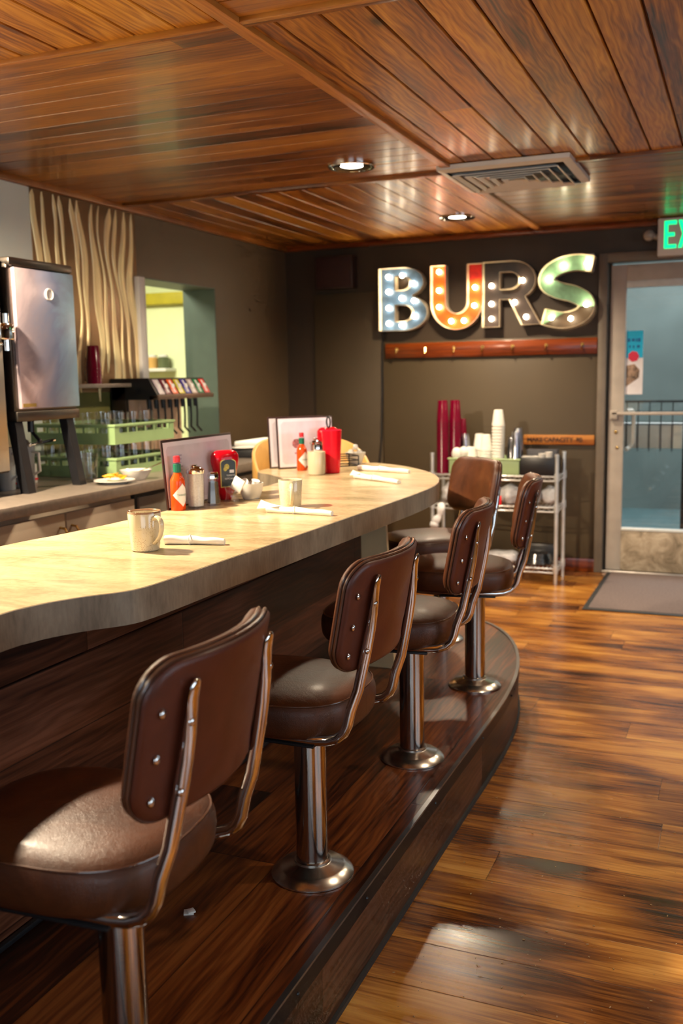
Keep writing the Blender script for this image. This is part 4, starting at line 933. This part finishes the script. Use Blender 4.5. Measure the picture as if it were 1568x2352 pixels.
def napkin(label, p, q, flare=0.0, r=0.0125):
    p = Vector(p); q = Vector(q); L = (q-p).length; a = math.atan2(q.y-p.y, q.x-p.x)
    t = thing('napkin_roll', label, 'napkin roll', (p.x, p.y, Z0), a)
    b = MB(); n = 22; rings = []
    for i in range(n+1):
        u = i/n; w_ = r*(1.05+0.10*math.sin(u*9)-0.25*u); hgt = r*(0.95-0.25*u+0.06*math.sin(u*17))
        ring = []
        for k_ in range(16):
            th = 2*PI*k_/16; rad = 1+0.07*math.sin(3*th+u*8); y = w_*rad*math.cos(th); z = hgt*0.95+hgt*rad*math.sin(th)
            ring.append(b.V((u*L, y+0.003*math.sin(u*5), max(z, 0.0004))))
        rings.append(ring)
    for A, B in zip(rings, rings[1:]):
        for k_ in range(16): b.face([A[k_], A[(k_+1) % 16], B[(k_+1) % 16], B[k_]])
    b.face(rings[0][::-1]); b.face(rings[-1]); b.obj('rolled_napkin', m_paper, t, smooth=60)
    if flare:
        b = MB(); S = []
        for i in range(7):
            u = i/6; row = []
            for k_ in range(5):
                v_ = k_/4; row.append((-0.035+0.075*u+0.01*v_, (-0.012+0.024*v_)*(0.4+0.8*u), 0.004+flare*(1-u)**1.4*(0.25+0.75*v_)+0.018*u))
            S.append(row)
        top_ = [[b.V(p) for p in row] for row in S]; bot = [[b.V((p[0], p[1], max(p[2]-0.0012, 0.0004))) for p in row] for row in S]
        for i in range(6):
            for k_ in range(4):
                b.face([top_[i][k_], top_[i+1][k_], top_[i+1][k_+1], top_[i][k_+1]]); b.face([bot[i][k_], bot[i][k_+1], bot[i+1][k_+1], bot[i+1][k_]])
        b.obj('folded_flap', m_paper, t, smooth=60)
    b = MB(); b.tube([(L*0.42, 1.0*r*math.cos(x)*1.02, r*0.95+1.0*r*math.sin(x)*0.97) for x in [2*PI*i/14 for i in range(14)]], 0.0012, 6, closed=True)
    b.obj('paper_band', m_label, t)
    return t
napkin('white napkin roll lying behind the nearest coffee mug', (-1.335, 2.040), (-1.185, 2.078), 0, 0.0125)
napkin('white napkin roll with a flared corner in the middle of the counter', (-1.345, 2.628), (-1.122, 2.615), 0.034, 0.012)
napkin('white napkin roll at the far end of the counter, nearer of two', (-1.45, 3.625), (-1.21, 3.475), 0.028, 0.012)
napkin('white napkin roll at the far end of the counter, farther of two', (-1.56, 3.94), (-1.30, 3.865), 0, 0.013)
def sauce(label, loc, rz, h=0.172):
    t = thing('sauce_bottle', label, 'sauce bottle', loc, rz); k_ = h/0.172; r = 0.0235
    b = MB(); b.lathe([(0, 0), (r-0.002, 0), (r, 0.004), (r, 0.092*k_), (r-0.001, 0.098*k_), (0.013, 0.115*k_), (0.0105, 0.122*k_), (0.0105, 0.142*k_), (0, 0.142*k_)], 24); b.obj('bottle_body', m_tabasco, t)
    b = MB(); b.lathe([(0.0115, 0.120*k_), (0.0125, 0.121*k_), (0.0125, 0.146*k_), (0.0115, 0.147*k_)], 20); b.obj('neck_foil', m_greenfoil, t)
    b = MB(); b.lathe([(0.0105, 0.146*k_), (0.0115, 0.147*k_), (0.0115, 0.153*k_), (0, 0.153*k_)], 20); b.obj('neck_ring', m_glass, t)
    b = MB(); b.lathe([(0, 0.152*k_), (0.0105, 0.152*k_), (0.0105, 0.169*k_), (0.0095, 0.172*k_), (0, 0.172*k_)], 20); b.obj('cap', m_redcap, t)
    # diamond label wrapped round the bottle
    b = MB(); n = 12; up = []; dn = []
    for i in range(n+1):
        a = (-1+2*i/n)*1.35; hh = 0.036*k_*(1-abs(-1+2*i/n))+0.0004
        up.append(b.V(((r+0.0007)*math.cos(a), (r+0.0007)*math.sin(a), 0.05*k_+hh))); dn.append(b.V(((r+0.0007)*math.cos(a), (r+0.0007)*math.sin(a), 0.05*k_-hh)))
    for i in range(n): b.face([dn[i], dn[i+1], up[i+1], up[i]])
    lb = b.obj('label', m_label, t, smooth=60)
    b = MB()
    o = text('TABASCO', 'label_lettering', simple('green_ink', (0.02, 0.18, 0.12), 0.5), lb, 0.0085, Matrix.Identity(4), 0.0001)
    for v_ in o.data.vertices:
        a = v_.co.x/(r+0.001); v_.co = Vector(((r+0.0010+v_.co.z)*math.cos(a), (r+0.0010+v_.co.z)*math.sin(a), 0.05*k_+v_.co.y))
    return t
sauce('orange red pepper sauce bottle in front of the nearer menu', (-1.645, 2.598, Z0), -0.35)
sauce('orange red pepper sauce bottle in front of the farther menus', (-1.81, 3.885, Z0), -0.45, 0.168)
def shaker(label, loc, h, r, fill, level, waist=1.0, seg=24, name='shaker', domed=True):
    t = thing(name, label, 'shaker', loc)
    b = MB(); b.lathe([(0, 0), (r, 0), (r, 0.004), (r*waist, h*0.72), (r*waist, h*0.80), (r*waist-0.002, h*0.80), (r-0.003, 0.006), (0, 0.006)], seg); b.obj('glass_body', m_glass, t)
    b = MB(); b.lathe([(0, 0.0065), (r-0.0036, 0.0065), (r-0.0036+(r*waist-r)*level, h*0.8*level), (0, h*0.8*level)], seg); b.obj('contents', fill, t)
    b = MB(); q = r*waist
    pr = [(q+0.001, h*0.78), (q+0.0015, h*0.80), (q+0.0015, h*0.86), (q*0.85, h*0.90), (q*0.5, h*0.94), (0, h*0.95)] if domed else [(q+0.001, h*0.78), (q+0.001, h*0.9), (q*0.8, h*0.97), (0, h)]
    b.lathe(pr, seg); lid = b.obj('lid', m_chrome, t)
    if domed:
        b = MB(); b.box((-0.008, -0.02, h*0.93), (0.008, 0.004, h*0.985), 0.002); b.obj('flap', m_chrome, lid)
    return t
shaker('glass sugar shaker with a chrome flap lid, right of the nearer sauce bottle', (-1.622, 2.668, Z0), 0.142, 0.028, m_sugar, 0.97, name='sugar_shaker')
shaker('tapered faceted pepper shaker between the sugar shaker and the ketchup', (-1.600, 2.742, Z0), 0.112, 0.0245, m_pepper, 0.85, 0.72, 8, 'pepper_shaker', False)
shaker('glass sugar shaker with a white lid at the far end of the counter', (-1.775, 3.965, Z0), 0.142, 0.028, m_sugar, 0.95, name='sugar_shaker')
shaker('small faceted salt shaker behind the plain cream cup', (-1.715, 3.85, Z0), 0.125, 0.021, m_sugar, 0.5, 0.8, 8, 'salt_shaker', False)
def ketchup(label, loc, rz, h=0.172):
    t = thing('ketchup_bottle', label, 'ketchup bottle', loc, rz)
    F = Matrix.Identity(4); b = MB(); R = []
    prof = [(0.018, 0.014, 0.0), (0.020, 0.016, 0.004), (0.026, 0.018, 0.020), (0.038, 0.022, 0.034), (0.044, 0.025, 0.055), (0.041, 0.024, 0.075), (0.041, 0.024, 0.095), (0.047, 0.027, 0.118), (0.050, 0.028, 0.138), (0.049, 0.027, 0.155), (0.043, 0.023, 0.165), (0.030, 0.015, 0.171), (0.0, 0.0, 0.172)]
    for ry, rx, z in prof:
        if ry == 0: R.append([b.V((0, 0, z*h/0.172))]*32); continue
        R.append([b.V((rx*math.copysign(abs(math.cos(2*PI*i/32))**0.8, math.cos(2*PI*i/32)), ry*math.copysign(abs(math.sin(2*PI*i/32))**0.8, math.sin(2*PI*i/32)), z*h/0.172)) for i in range(32)])
    for A, B in zip(R, R[1:]):
        for i in range(32):
            q = [A[i], A[(i+1) % 32], B[(i+1) % 32], B[i]]; u = []
            for x in q:
                if x not in u: u.append(x)
            if len(u) > 2: b.face(u)
    b.face(R[0][::-1]); b.obj('bottle_body', m_ketchup, t, smooth=70)
    def lab(w_, z0, z1, x, name, mat, par):
        P = [(-w_, z0), (w_, z0), (w_, z1-0.012)]+arc(0, z1-0.012, w_, 0.012, 0, 180, 8)[1:-1]+[(-w_, z1-0.012)]
        b = MB(); b.prism(P, 0, 0.0012, M=frame((x, 0, 0), (0, 1, 0), (0, 0, 1))); return b.obj(name, mat, par)
    g = lab(0.029, 0.045, 0.142, 0.0262, 'label_border', m_gold, t); l_ = lab(0.0265, 0.048, 0.139, 0.0272, 'label', m_klabel, t)
    text('TOMATO', 'label_lettering', m_label, l_, 0.0075, frame((0.0286, 0.008, 0.085), (0, 1, 0), (0, 0, 1)), 0.0001)
    text('KETCHUP', 'label_lettering', m_label, l_, 0.0085, frame((0.0286, 0.004, 0.074), (0, 1, 0), (0, 0, 1)), 0.0001)
    b = MB(); b.sphere((0.0285, -0.006, 0.115), 0.010, 10, 6, (0.12, 1, 1)); b.sphere((0.0285, -0.012, 0.107), 0.007, 10, 6, (0.12, 1, 1)); b.obj('label_fruit', simple('yellow_fruit_print', (0.5, 0.42, 0.08), 0.5, vary=0.4, scale=200), l_)
    b = MB(); b.box((0.0284, 0.004, 0.094), (0.0290, 0.020, 0.104)); b.obj('label_patch', m_label, l_)
    return t
ketchup('squat red ketchup bottle with a black label in front of the nearer menu', (-1.630, 2.875, Z0), -0.62, 0.170)
ketchup('red ketchup bottle behind the tall red tumbler', (-1.745, 4.03, Z0), -0.9, 0.185)
# nearer small glass caddy with white packets and the creamer bowls
t = thing('glass_caddy', 'small clear glass packet caddy with a white packet, left of the nearer white bowl', 'caddy', (-1.585, 2.835, Z0))
b = MB(); b.lathe([(0, 0), (0.026, 0), (0.020, 0.012), (0.019, 0.03), (0.026, 0.052), (0.024, 0.052), (0.016, 0.03), (0, 0.02)], 12); b.obj('glass_body', m_glass, t)
b = MB(); b.box((-0.02, -0.004, 0.03), (0.02, 0.004, 0.075), 0.001, M=Matrix.Translation((0, 0, 0.012)) @ Matrix.Rotation(0.5, 4, 'Y')); b.obj('paper_packet', m_paper, t)
def bowl(label, loc, cups, r=0.044):
    t = thing('white_bowl', label, 'bowl', loc)
    b = MB(); b.lathe([(0, 0), (0.026, 0), (0.030, 0.004), (0.040, 0.030), (r, 0.055), (r-0.003, 0.055), (0.036, 0.030), (0.024, 0.008), (0, 0.008)], 32); b.obj('bowl_body', m_ceramic, t)
    for i, (x, y, z, rx) in enumerate(cups):
        c_ = thing('creamer_cup', 'small white creamer cup in '+label.replace('small ', '').split(',')[0], 'creamer cup', (loc[0]+x, loc[1]+y, loc[2]+z), 0.6*i, 'creamer cups in the bowls')
        c_.rotation_euler = (rx, 0.2*i, 0.7*i)
        b = MB(); b.lathe([(0, -0.010), (0.010, -0.010), (0.0125, 0.007), (0, 0.007)], 16); b.obj('cup', m_white, c_); b = MB(); b.lathe([(0, 0.0085), (0.0145, 0.0085), (0.0145, 0.007), (0, 0.007)], 16); b.obj('foil_lid', m_paper, c_)
bowl('small white ribbed bowl of creamers beside the nearer ketchup bottle', (-1.555, 2.918, Z0), [(-0.015, -0.010, 0.056, 1.2), (0.017, 0.002, 0.056, 0.3), (0.0, 0.020, 0.052, 0.5)])
bowl('small white bowl of creamers at the far end of the counter', (-1.690, 4.225, Z0), [(-0.018, -0.005, 0.054, 1.0), (0.016, 0.008, 0.056, 1.9), (0.0, 0.002, 0.080, 3.0)], 0.050)
# menus
def menu(label, p, q, h, lean=0.02, th=0.006, logo=False):
    p = Vector(p); q = Vector(q); L = (q-p).length; a = math.atan2(q.y-p.y, q.x-p.x)
    t = thing('menu', label, 'menu', (p.x, p.y, Z0), a); t.rotation_euler = (-lean*4, 0, a)
    b = MB(); b.box((0, 0, 0.001), (L, th, h), 0.0015); b.obj('cover', m_maroon, t)
    b = MB(); b.box((0.008, -0.0012, 0.008), (L-0.005, 0.0, h-0.008)); pg = b.obj('page', m_menu, t)
    b = MB(); i_ = 0.022; c_ = 0.012
    b.prism([(i_+c_, i_), (L-i_-c_, i_), (L-i_, i_+c_), (L-i_, h-i_-c_), (L-i_-c_, h-i_), (i_+c_, h-i_), (i_, h-i_-c_), (i_, i_+c_)], 0.0013, 0.0018, M=frame((0, 0, 0), (1, 0, 0), (0, 0, 1))); b.obj('printed_panel', m_menu_in, pg)
    if logo:
        b = MB(); b.lathe([(0, 0.0024), (0.022, 0.0024), (0.022, 0.0018)], 9, M=frame((L*0.34, 0, h*0.48), (1, 0, 0), (0, 0, 1))); b.box((L*0.30, -0.0024, h*0.28), (L*0.42, -0.0018, h*0.31)); b.obj('printed_emblem', simple('faded_red_print', (0.35, 0.12, 0.13), 0.5, vary=0.5, scale=90), pg)
    else:
        b = MB()
        for i in range(9): b.box((0.07+0.006*(i % 2), -0.0024, h*0.75-0.012*i), (0.11-0.004*(i % 3), -0.0018, h*0.75-0.012*i+0.003))
        b.obj('printed_lines', simple('faded_purple_print', (0.32, 0.24, 0.34), 0.5), pg)
    return t
menu('wide framed menu standing behind the nearer condiments', (-1.668, 2.575), (-1.672, 3.03), 0.222)
menu('framed menu with a red emblem standing behind the far condiments, front of two', (-1.935, 3.90), (-1.745, 4.10), 0.235, logo=True)
menu('framed menu standing behind the far condiments, back of two', (-1.985, 3.915), (-1.80, 4.125), 0.235)
t = thing('condiment_caddy', 'black wire condiment caddy with a tall ring handle at the far end of the counter', 'caddy', (-1.765, 3.99, Z0), 0.75)
b = MB(); b.cyl((0.04, 0, 0.004), (0.04, 0, 0.185), 0.0035, 8); b.tube([(0.04, 0.024*math.cos(2*PI*i/20), 0.208+0.024*math.sin(2*PI*i/20)) for i in range(20)], 0.004, 8, closed=True); b.obj('ring_handle', m_blackmetal, t)
b = MB()
for z in (0.01, 0.035, 0.055): b.tube([(0.16, -0.06, z), (0.16, 0.06, z), (0.04, 0.06, z), (0.04, -0.06, z)], 0.003, 6, closed=True)
for x in (0.04, 0.16):
    for y in (-0.06, 0.06): b.cyl((x, y, 0.0), (x, y, 0.055), 0.003, 6)
b.obj('wire_basket', m_blackmetal, t)
# ------------------------------------------------------------------ wooden high chair behind the counter end
hc = thing('wooden_high_chair', 'yellow maple high chair with a rounded back behind the far end of the counter', 'high chair', (-1.985, 4.39, 0), 0.75)
def bent(b, r, z0, zt, a0, a1, th, n=28, drop=0.10):
    R0 = []; 
    for i in range(n+1):
        u = i/n; a = math.radians(a0+(a1-a0)*u); e = abs(2*u-1); zt_ = zt-drop*(e**3)*1.2
        R0.append([b.V((rr_*math.cos(a), rr_*math.sin(a), z)) for rr_, z in ((r, z0), (r, zt_-0.006), (r+th*0.3, zt_), (r+th*0.7, zt_), (r+th, zt_-0.006), (r+th, z0))])
    for A, B in zip(R0, R0[1:]):
        for k_ in range(6): b.face([A[k_], A[(k_+1) % 6], B[(k_+1) % 6], B[k_]])
    b.face(R0[0]); b.face(R0[-1][::-1])
b = MB(); bent(b, 0.285, 0.74, 1.055, -8, 188, 0.018, drop=0.13); b.obj('backrest', m_maple, hc, smooth=50)
b = MB(); b.prism([(0.26*math.cos(2*PI*i/32), 0.24*math.sin(2*PI*i/32)) for i in range(32)], 0.56, 0.58); b.obj('seat', m_maple, hc)
for sx in (-1, 1):
    for sy in (-1, 1):
        b = MB(); b.cyl((0.26*sx, 0.22*sy, 0.0), (0.235*sx, 0.15*sy, 0.80), 0.018, 12); b.obj('leg', m_maple, hc)
b = MB(); b.cyl((-0.25, -0.21, 0.25), (0.25, -0.21, 0.25), 0.012, 10); b.obj('foot_rail', m_maple, hc)
# ------------------------------------------------------------------ wire cart
CX0, CX1, CY0, CY1 = -1.925, -1.095, 6.20, 6.46
cx, cy = (CX0+CX1)/2, (CY0+CY1)/2
wc = thing('wire_cart', 'chrome wire shelf cart with three shelves against the back wall', 'wire shelf cart', (cx, cy, 0))
hx2, hy2 = (CX1-CX0)/2, (CY1-CY0)/2
for sx in (-1, 1):
    for sy in (-1, 1):
        b = MB(); b.cyl((sx*hx2, sy*hy2, 0.0), (sx*hx2, sy*hy2, 0.835), 0.0125, 14); b.cyl((sx*hx2, sy*hy2, 0.83), (sx*hx2, sy*hy2, 0.845), 0.014, 14)
        for z in (0.10, 0.50, 0.70): b.cyl((sx*hx2, sy*hy2, z-0.03), (sx*hx2, sy*hy2, z+0.02), 0.017, 14)
        b.obj('post', m_rackwire, wc)
for z in (0.10, 0.50, 0.70):
    b = MB()
    for dz in (0.0, -0.028): b.tube([(-hx2, -hy2, z+dz), (hx2, -hy2, z+dz), (hx2, hy2, z+dz), (-hx2, hy2, z+dz)], 0.0055, 8, closed=True)
    for i in range(33): x = -hx2+0.012+i*(2*hx2-0.024)/32; b.cyl((x, -hy2, z+0.004), (x, hy2, z+0.004), 0.0022, 6)
    n = 26
    for yy in (-hy2, hy2):
        b.tube([(-hx2+i*2*hx2/n, yy, z-0.004-0.020*(i % 2)) for i in range(n+1)], 0.002, 5)
    for xx in (-hx2, hx2):
        b.tube([(xx, -hy2+i*2*hy2/8, z-0.004-0.020*(i % 2)) for i in range(9)], 0.002, 5)
    b.obj('wire_shelf', m_rackwire, wc, smooth=60)
ZS = 0.7065
rs = flipped(0.15, 0.031, 0.041, 20)
cup_stack(rs, 'red_tumbler', None, 'tumbler', 'red tumblers in the tall stacks on the cart', m_redcup,
  [(-1.865, 6.245, ZS, 14, 'dark red plastic tumbler in the tall front stack on the cart'), (-1.795, 6.30, ZS, 14, 'dark red plastic tumbler in the tall middle stack on the cart'), (-1.78, 6.40, ZS, 9, 'dark red plastic tumbler in the shorter rear stack on the cart')], 0.0258)
tb = thing('plastic_tub', 'pale green plastic tub of cups on top of the wire cart', 'tub', (-1.575, 6.33, ZS))
b = MB(); b.box((-0.225, -0.115, 0), (0.225, 0.115, 0.006), 0.002)
for (a, c_) in (((-0.235, -0.125, 0), (0.235, -0.118, 0.10)), ((-0.235, 0.118, 0), (0.235, 0.125, 0.10)), ((-0.235, -0.118, 0), (-0.228, 0.118, 0.10)), ((0.228, -0.118, 0), (0.235, 0.118, 0.10))): b.box(a, c_, 0.002)
b.obj('tub_body', m_lime_tub, tb); b = MB(); b.tube([(-0.24, -0.13, 0.10), (0.24, -0.13, 0.10), (0.24, 0.13, 0.10), (-0.24, 0.13, 0.10)], 0.006, 8, closed=True); b.obj('rim', m_lime_tub, tb)
fz = ZS+0.008
cup_stack(flipped(0.105, 0.028, 0.042, 20), 'foam_cup', None, 'foam cup', 'white foam cups in the green tub', m_foam,
  [(-1.50, 6.30, fz, 16, 'white foam cup in the tallest stack in the green tub'), (-1.585, 6.31, fz, 8, 'white foam cup in the second tallest foam stack in the green tub'), (-1.645, 6.37, fz, 8, 'white foam cup in the foam stack at the rear of the green tub'), (-1.68, 6.27, fz, 4, 'white foam cup in the shortest foam stack in the green tub')], 0.0205)
cup_stack(flipped(0.12, 0.028, 0.036, 16, 0.0012), 'clear_cup', None, 'plastic cup', 'clear plastic cups on the cart', glassy('clear_plastic', (0.95, 0.96, 1.0), 0.12, 1.2),
  [(-1.735, 6.34, fz, 8, 'clear plastic cup in the stack left of the foam cups'), (-1.42, 6.35, fz, 7, 'clear plastic cup in the stack right of the tallest foam cups'), (-1.375, 6.27, fz, 9, 'clear plastic cup in the rightmost clear stack on the cart'), (-1.39, 6.40, fz, 10, 'clear plastic cup in the rear clear stack on the cart')], 0.019)
for i, (x, y, z, s_) in enumerate(((-1.765, 6.235, ZS+0.13, 0.035), (-1.72, 6.235, ZS+0.14, 0.032))):
    b = MB(); b.sphere((0, 0, 0), s_, 16, 10, (1, 0.8, 1.25)); b.cyl((0, 0, -z+ZS+0.01), (0, 0, -0.02), s_*0.7, 12)
    tag(b.obj('paper_napkin_bundle', m_paper, loc=(x, y, z)), ('left' if i == 0 else 'right')+' one of two white paper bundles at the front of the green tub', 'paper bundle', 'paper bundles in the green tub')
bb_ = thing('black_bin', 'black plastic bin of lids at the right end of the cart top', 'bin', (-1.225, 6.33, ZS))
b = MB()
for (a, c_) in (((-0.11, -0.125, 0), (0.11, 0.125, 0.006)), ((-0.11, -0.125, 0), (0.11, -0.119, 0.115)), ((-0.11, 0.119, 0), (0.11, 0.125, 0.115)), ((-0.11, -0.119, 0), (-0.104, 0.119, 0.115)), ((0.104, -0.119, 0), (0.11, 0.119, 0.115))): b.box(a, c_, 0.0015)
b.obj('bin_body', m_black, bb_); b = MB(); b.box((-0.10, 0.03, 0.006), (0.10, 0.115, 0.155), 0.004); b.obj('divider', simple('grey_divider', (0.05, 0.05, 0.06), 0.5), bb_)
for i, (x, y, r, z) in enumerate(((-1.30, 6.25, 0.032, 0.09), (-1.20, 6.24, 0.022, 0.105), (-1.155, 6.24, 0.024, 0.115), (-1.25, 6.26, 0.03, 0.085))):
    b = MB(); b.lathe([(0, 0), (r*0.85, 0), (r, 0.035), (r-0.002, 0.035), (0, 0.003)] if i != 0 else [(0, 0.0), (r, 0), (r, 0.03), (0, 0.03)], 18); b.cyl((0, 0, -z+0.008), (0, 0, 0.0), r*0.8, 14)
    tag(b.obj('stacked_lids', m_white, loc=(x, y, ZS+z)), ('far left', 'middle', 'rightmost', 'inner left')[i]+' white lid stack sticking out of the black bin', 'lid', 'white lids in the black bin')
def blob(name, label, cat, loc, sz, mat, group=None, seed=0):
    t_ = bmesh.new(); bmesh.ops.create_icosphere(t_, subdivisions=3, radius=1.0); rnd = random.Random(seed)
    ph = [rnd.uniform(0, 6) for _ in range(6)]
    for v_ in t_.verts:
        c_ = v_.co; k_ = 1+0.08*math.sin(5*c_.x+ph[0])+0.07*math.sin(7*c_.y+ph[1])+0.06*math.sin(9*c_.z+ph[2])+0.05*math.sin(13*(c_.x+c_.y)+ph[3])
        v_.co = Vector((c_.x*sz[0]*k_, c_.y*sz[1]*k_, max(c_.z*k_, -0.82)*sz[2]))
    zb = min(v_.co.z for v_ in t_.verts)
    b = MB(); b._merge(t_, Matrix.Translation((0, 0, -zb)), 0)
    return tag(b.obj(name, mat, loc=loc, smooth=80), label, cat, group)
ZM = 0.5065
blob('plastic_bag', 'round white plastic bag at the right end of the middle cart shelf', 'plastic bag', (-1.175, 6.39, ZM), (0.060, 0.05, 0.062), m_bag, seed=1)
blob('plastic_bag', 'pale crumpled bag just left of the round bag on the middle cart shelf', 'plastic bag', (-1.28, 6.32, ZM), (0.062, 0.06, 0.062), m_bag, seed=2)
blob('plastic_bag', 'crumpled white bag in the middle of the middle cart shelf', 'plastic bag', (-1.42, 6.32, ZM), (0.07, 0.09, 0.072), m_bag, seed=3)
blob('plastic_bag', 'large white bag left of centre on the middle cart shelf', 'plastic bag', (-1.60, 6.32, ZM), (0.10, 0.09, 0.08), m_bag, seed=4)
blob('plastic_bag', 'white bag with red print at the left end of the middle cart shelf', 'plastic bag', (-1.80, 6.32, ZM), (0.09, 0.09, 0.075), m_bag, seed=5)
b = MB(); b.box((-1.475, 6.205, ZM), (-1.455, 6.215, ZM+0.06), 0.002); tag(b.obj('red_packet', m_redcap), 'small red packet edge at the front of the middle cart shelf', 'packet')
b = MB(); P = catmull([(-1.86, 6.19, 0.51), (-1.858, 6.175, 0.47), (-1.872, 6.175, 0.42), (-1.90, 6.175, 0.385), (-1.915, 6.175, 0.365)], 5); b.tube(P, [(0.016+0.012*abs(math.sin(i*0.35)), 0.010+0.006*abs(math.sin(i*0.35))) for i in range(len(P))], 10); b.sphere((-1.905, 6.175, 0.36), 0.032, 12, 8, (1, .7, .8))
tag(b.obj('twisted_cloth', m_bag), 'twisted white bag end hanging off the left of the middle cart shelf', 'bag end')
ZL = 0.1065
t = thing('food_container', 'clear plastic food container with a black base on the bottom cart shelf', 'container', (-1.235, 6.33, ZL))
b = MB(); b.lathe([(0.10, 0.0), (0.105, 0.01), (0.085, 0.075), (0.05, 0.085), (0, 0.085)], 28); b.obj('clear_dome', glassy('container_plastic', (0.8, 0.88, 0.95), 0.15, 1.3), t)
b = MB(); b.lathe([(0, 0), (0.09, 0), (0.108, 0.012), (0.10, 0.014), (0, 0.006)], 28); b.obj('black_base', m_black, t)
b = MB(); b.box((-1.33, 6.395, ZL), (-1.14, 6.45, ZL+0.12), 0.01); tag(b.obj('black_box', m_black), 'black box behind the clear container on the bottom cart shelf', 'box')
blob('paper_package', 'flat white package on the bottom cart shelf, left of the clear container', 'package', (-1.47, 6.31, ZL), (0.11, 0.095, 0.045), m_bag, seed=6)
blob('paper_package', 'flat white package at the left of the bottom cart shelf', 'package', (-1.72, 6.31, ZL), (0.10, 0.09, 0.04), m_bag, seed=7)

# crumbs scattered on the floor boards: nobody could count them
b = MB(); rnd = random.Random(3)
for i in range(150):
    x = rnd.uniform(-0.70, 0.25); y = rnd.uniform(1.65, 3.0); r = rnd.uniform(0.0012, 0.0030); a = rnd.uniform(0, PI)
    b.box((-r, -r*0.4, 0.0), (r, r*0.4, r*0.6), 0, M=Matrix.Translation((x, y, 0.0003)) @ Matrix.Rotation(a, 4, 'Z'))
tag(b.obj('crumbs', simple('crumb', (0.45, 0.28, 0.12), 0.8)), 'tiny pale crumbs scattered over the wooden floor in the foreground', 'crumbs', kind='stuff')
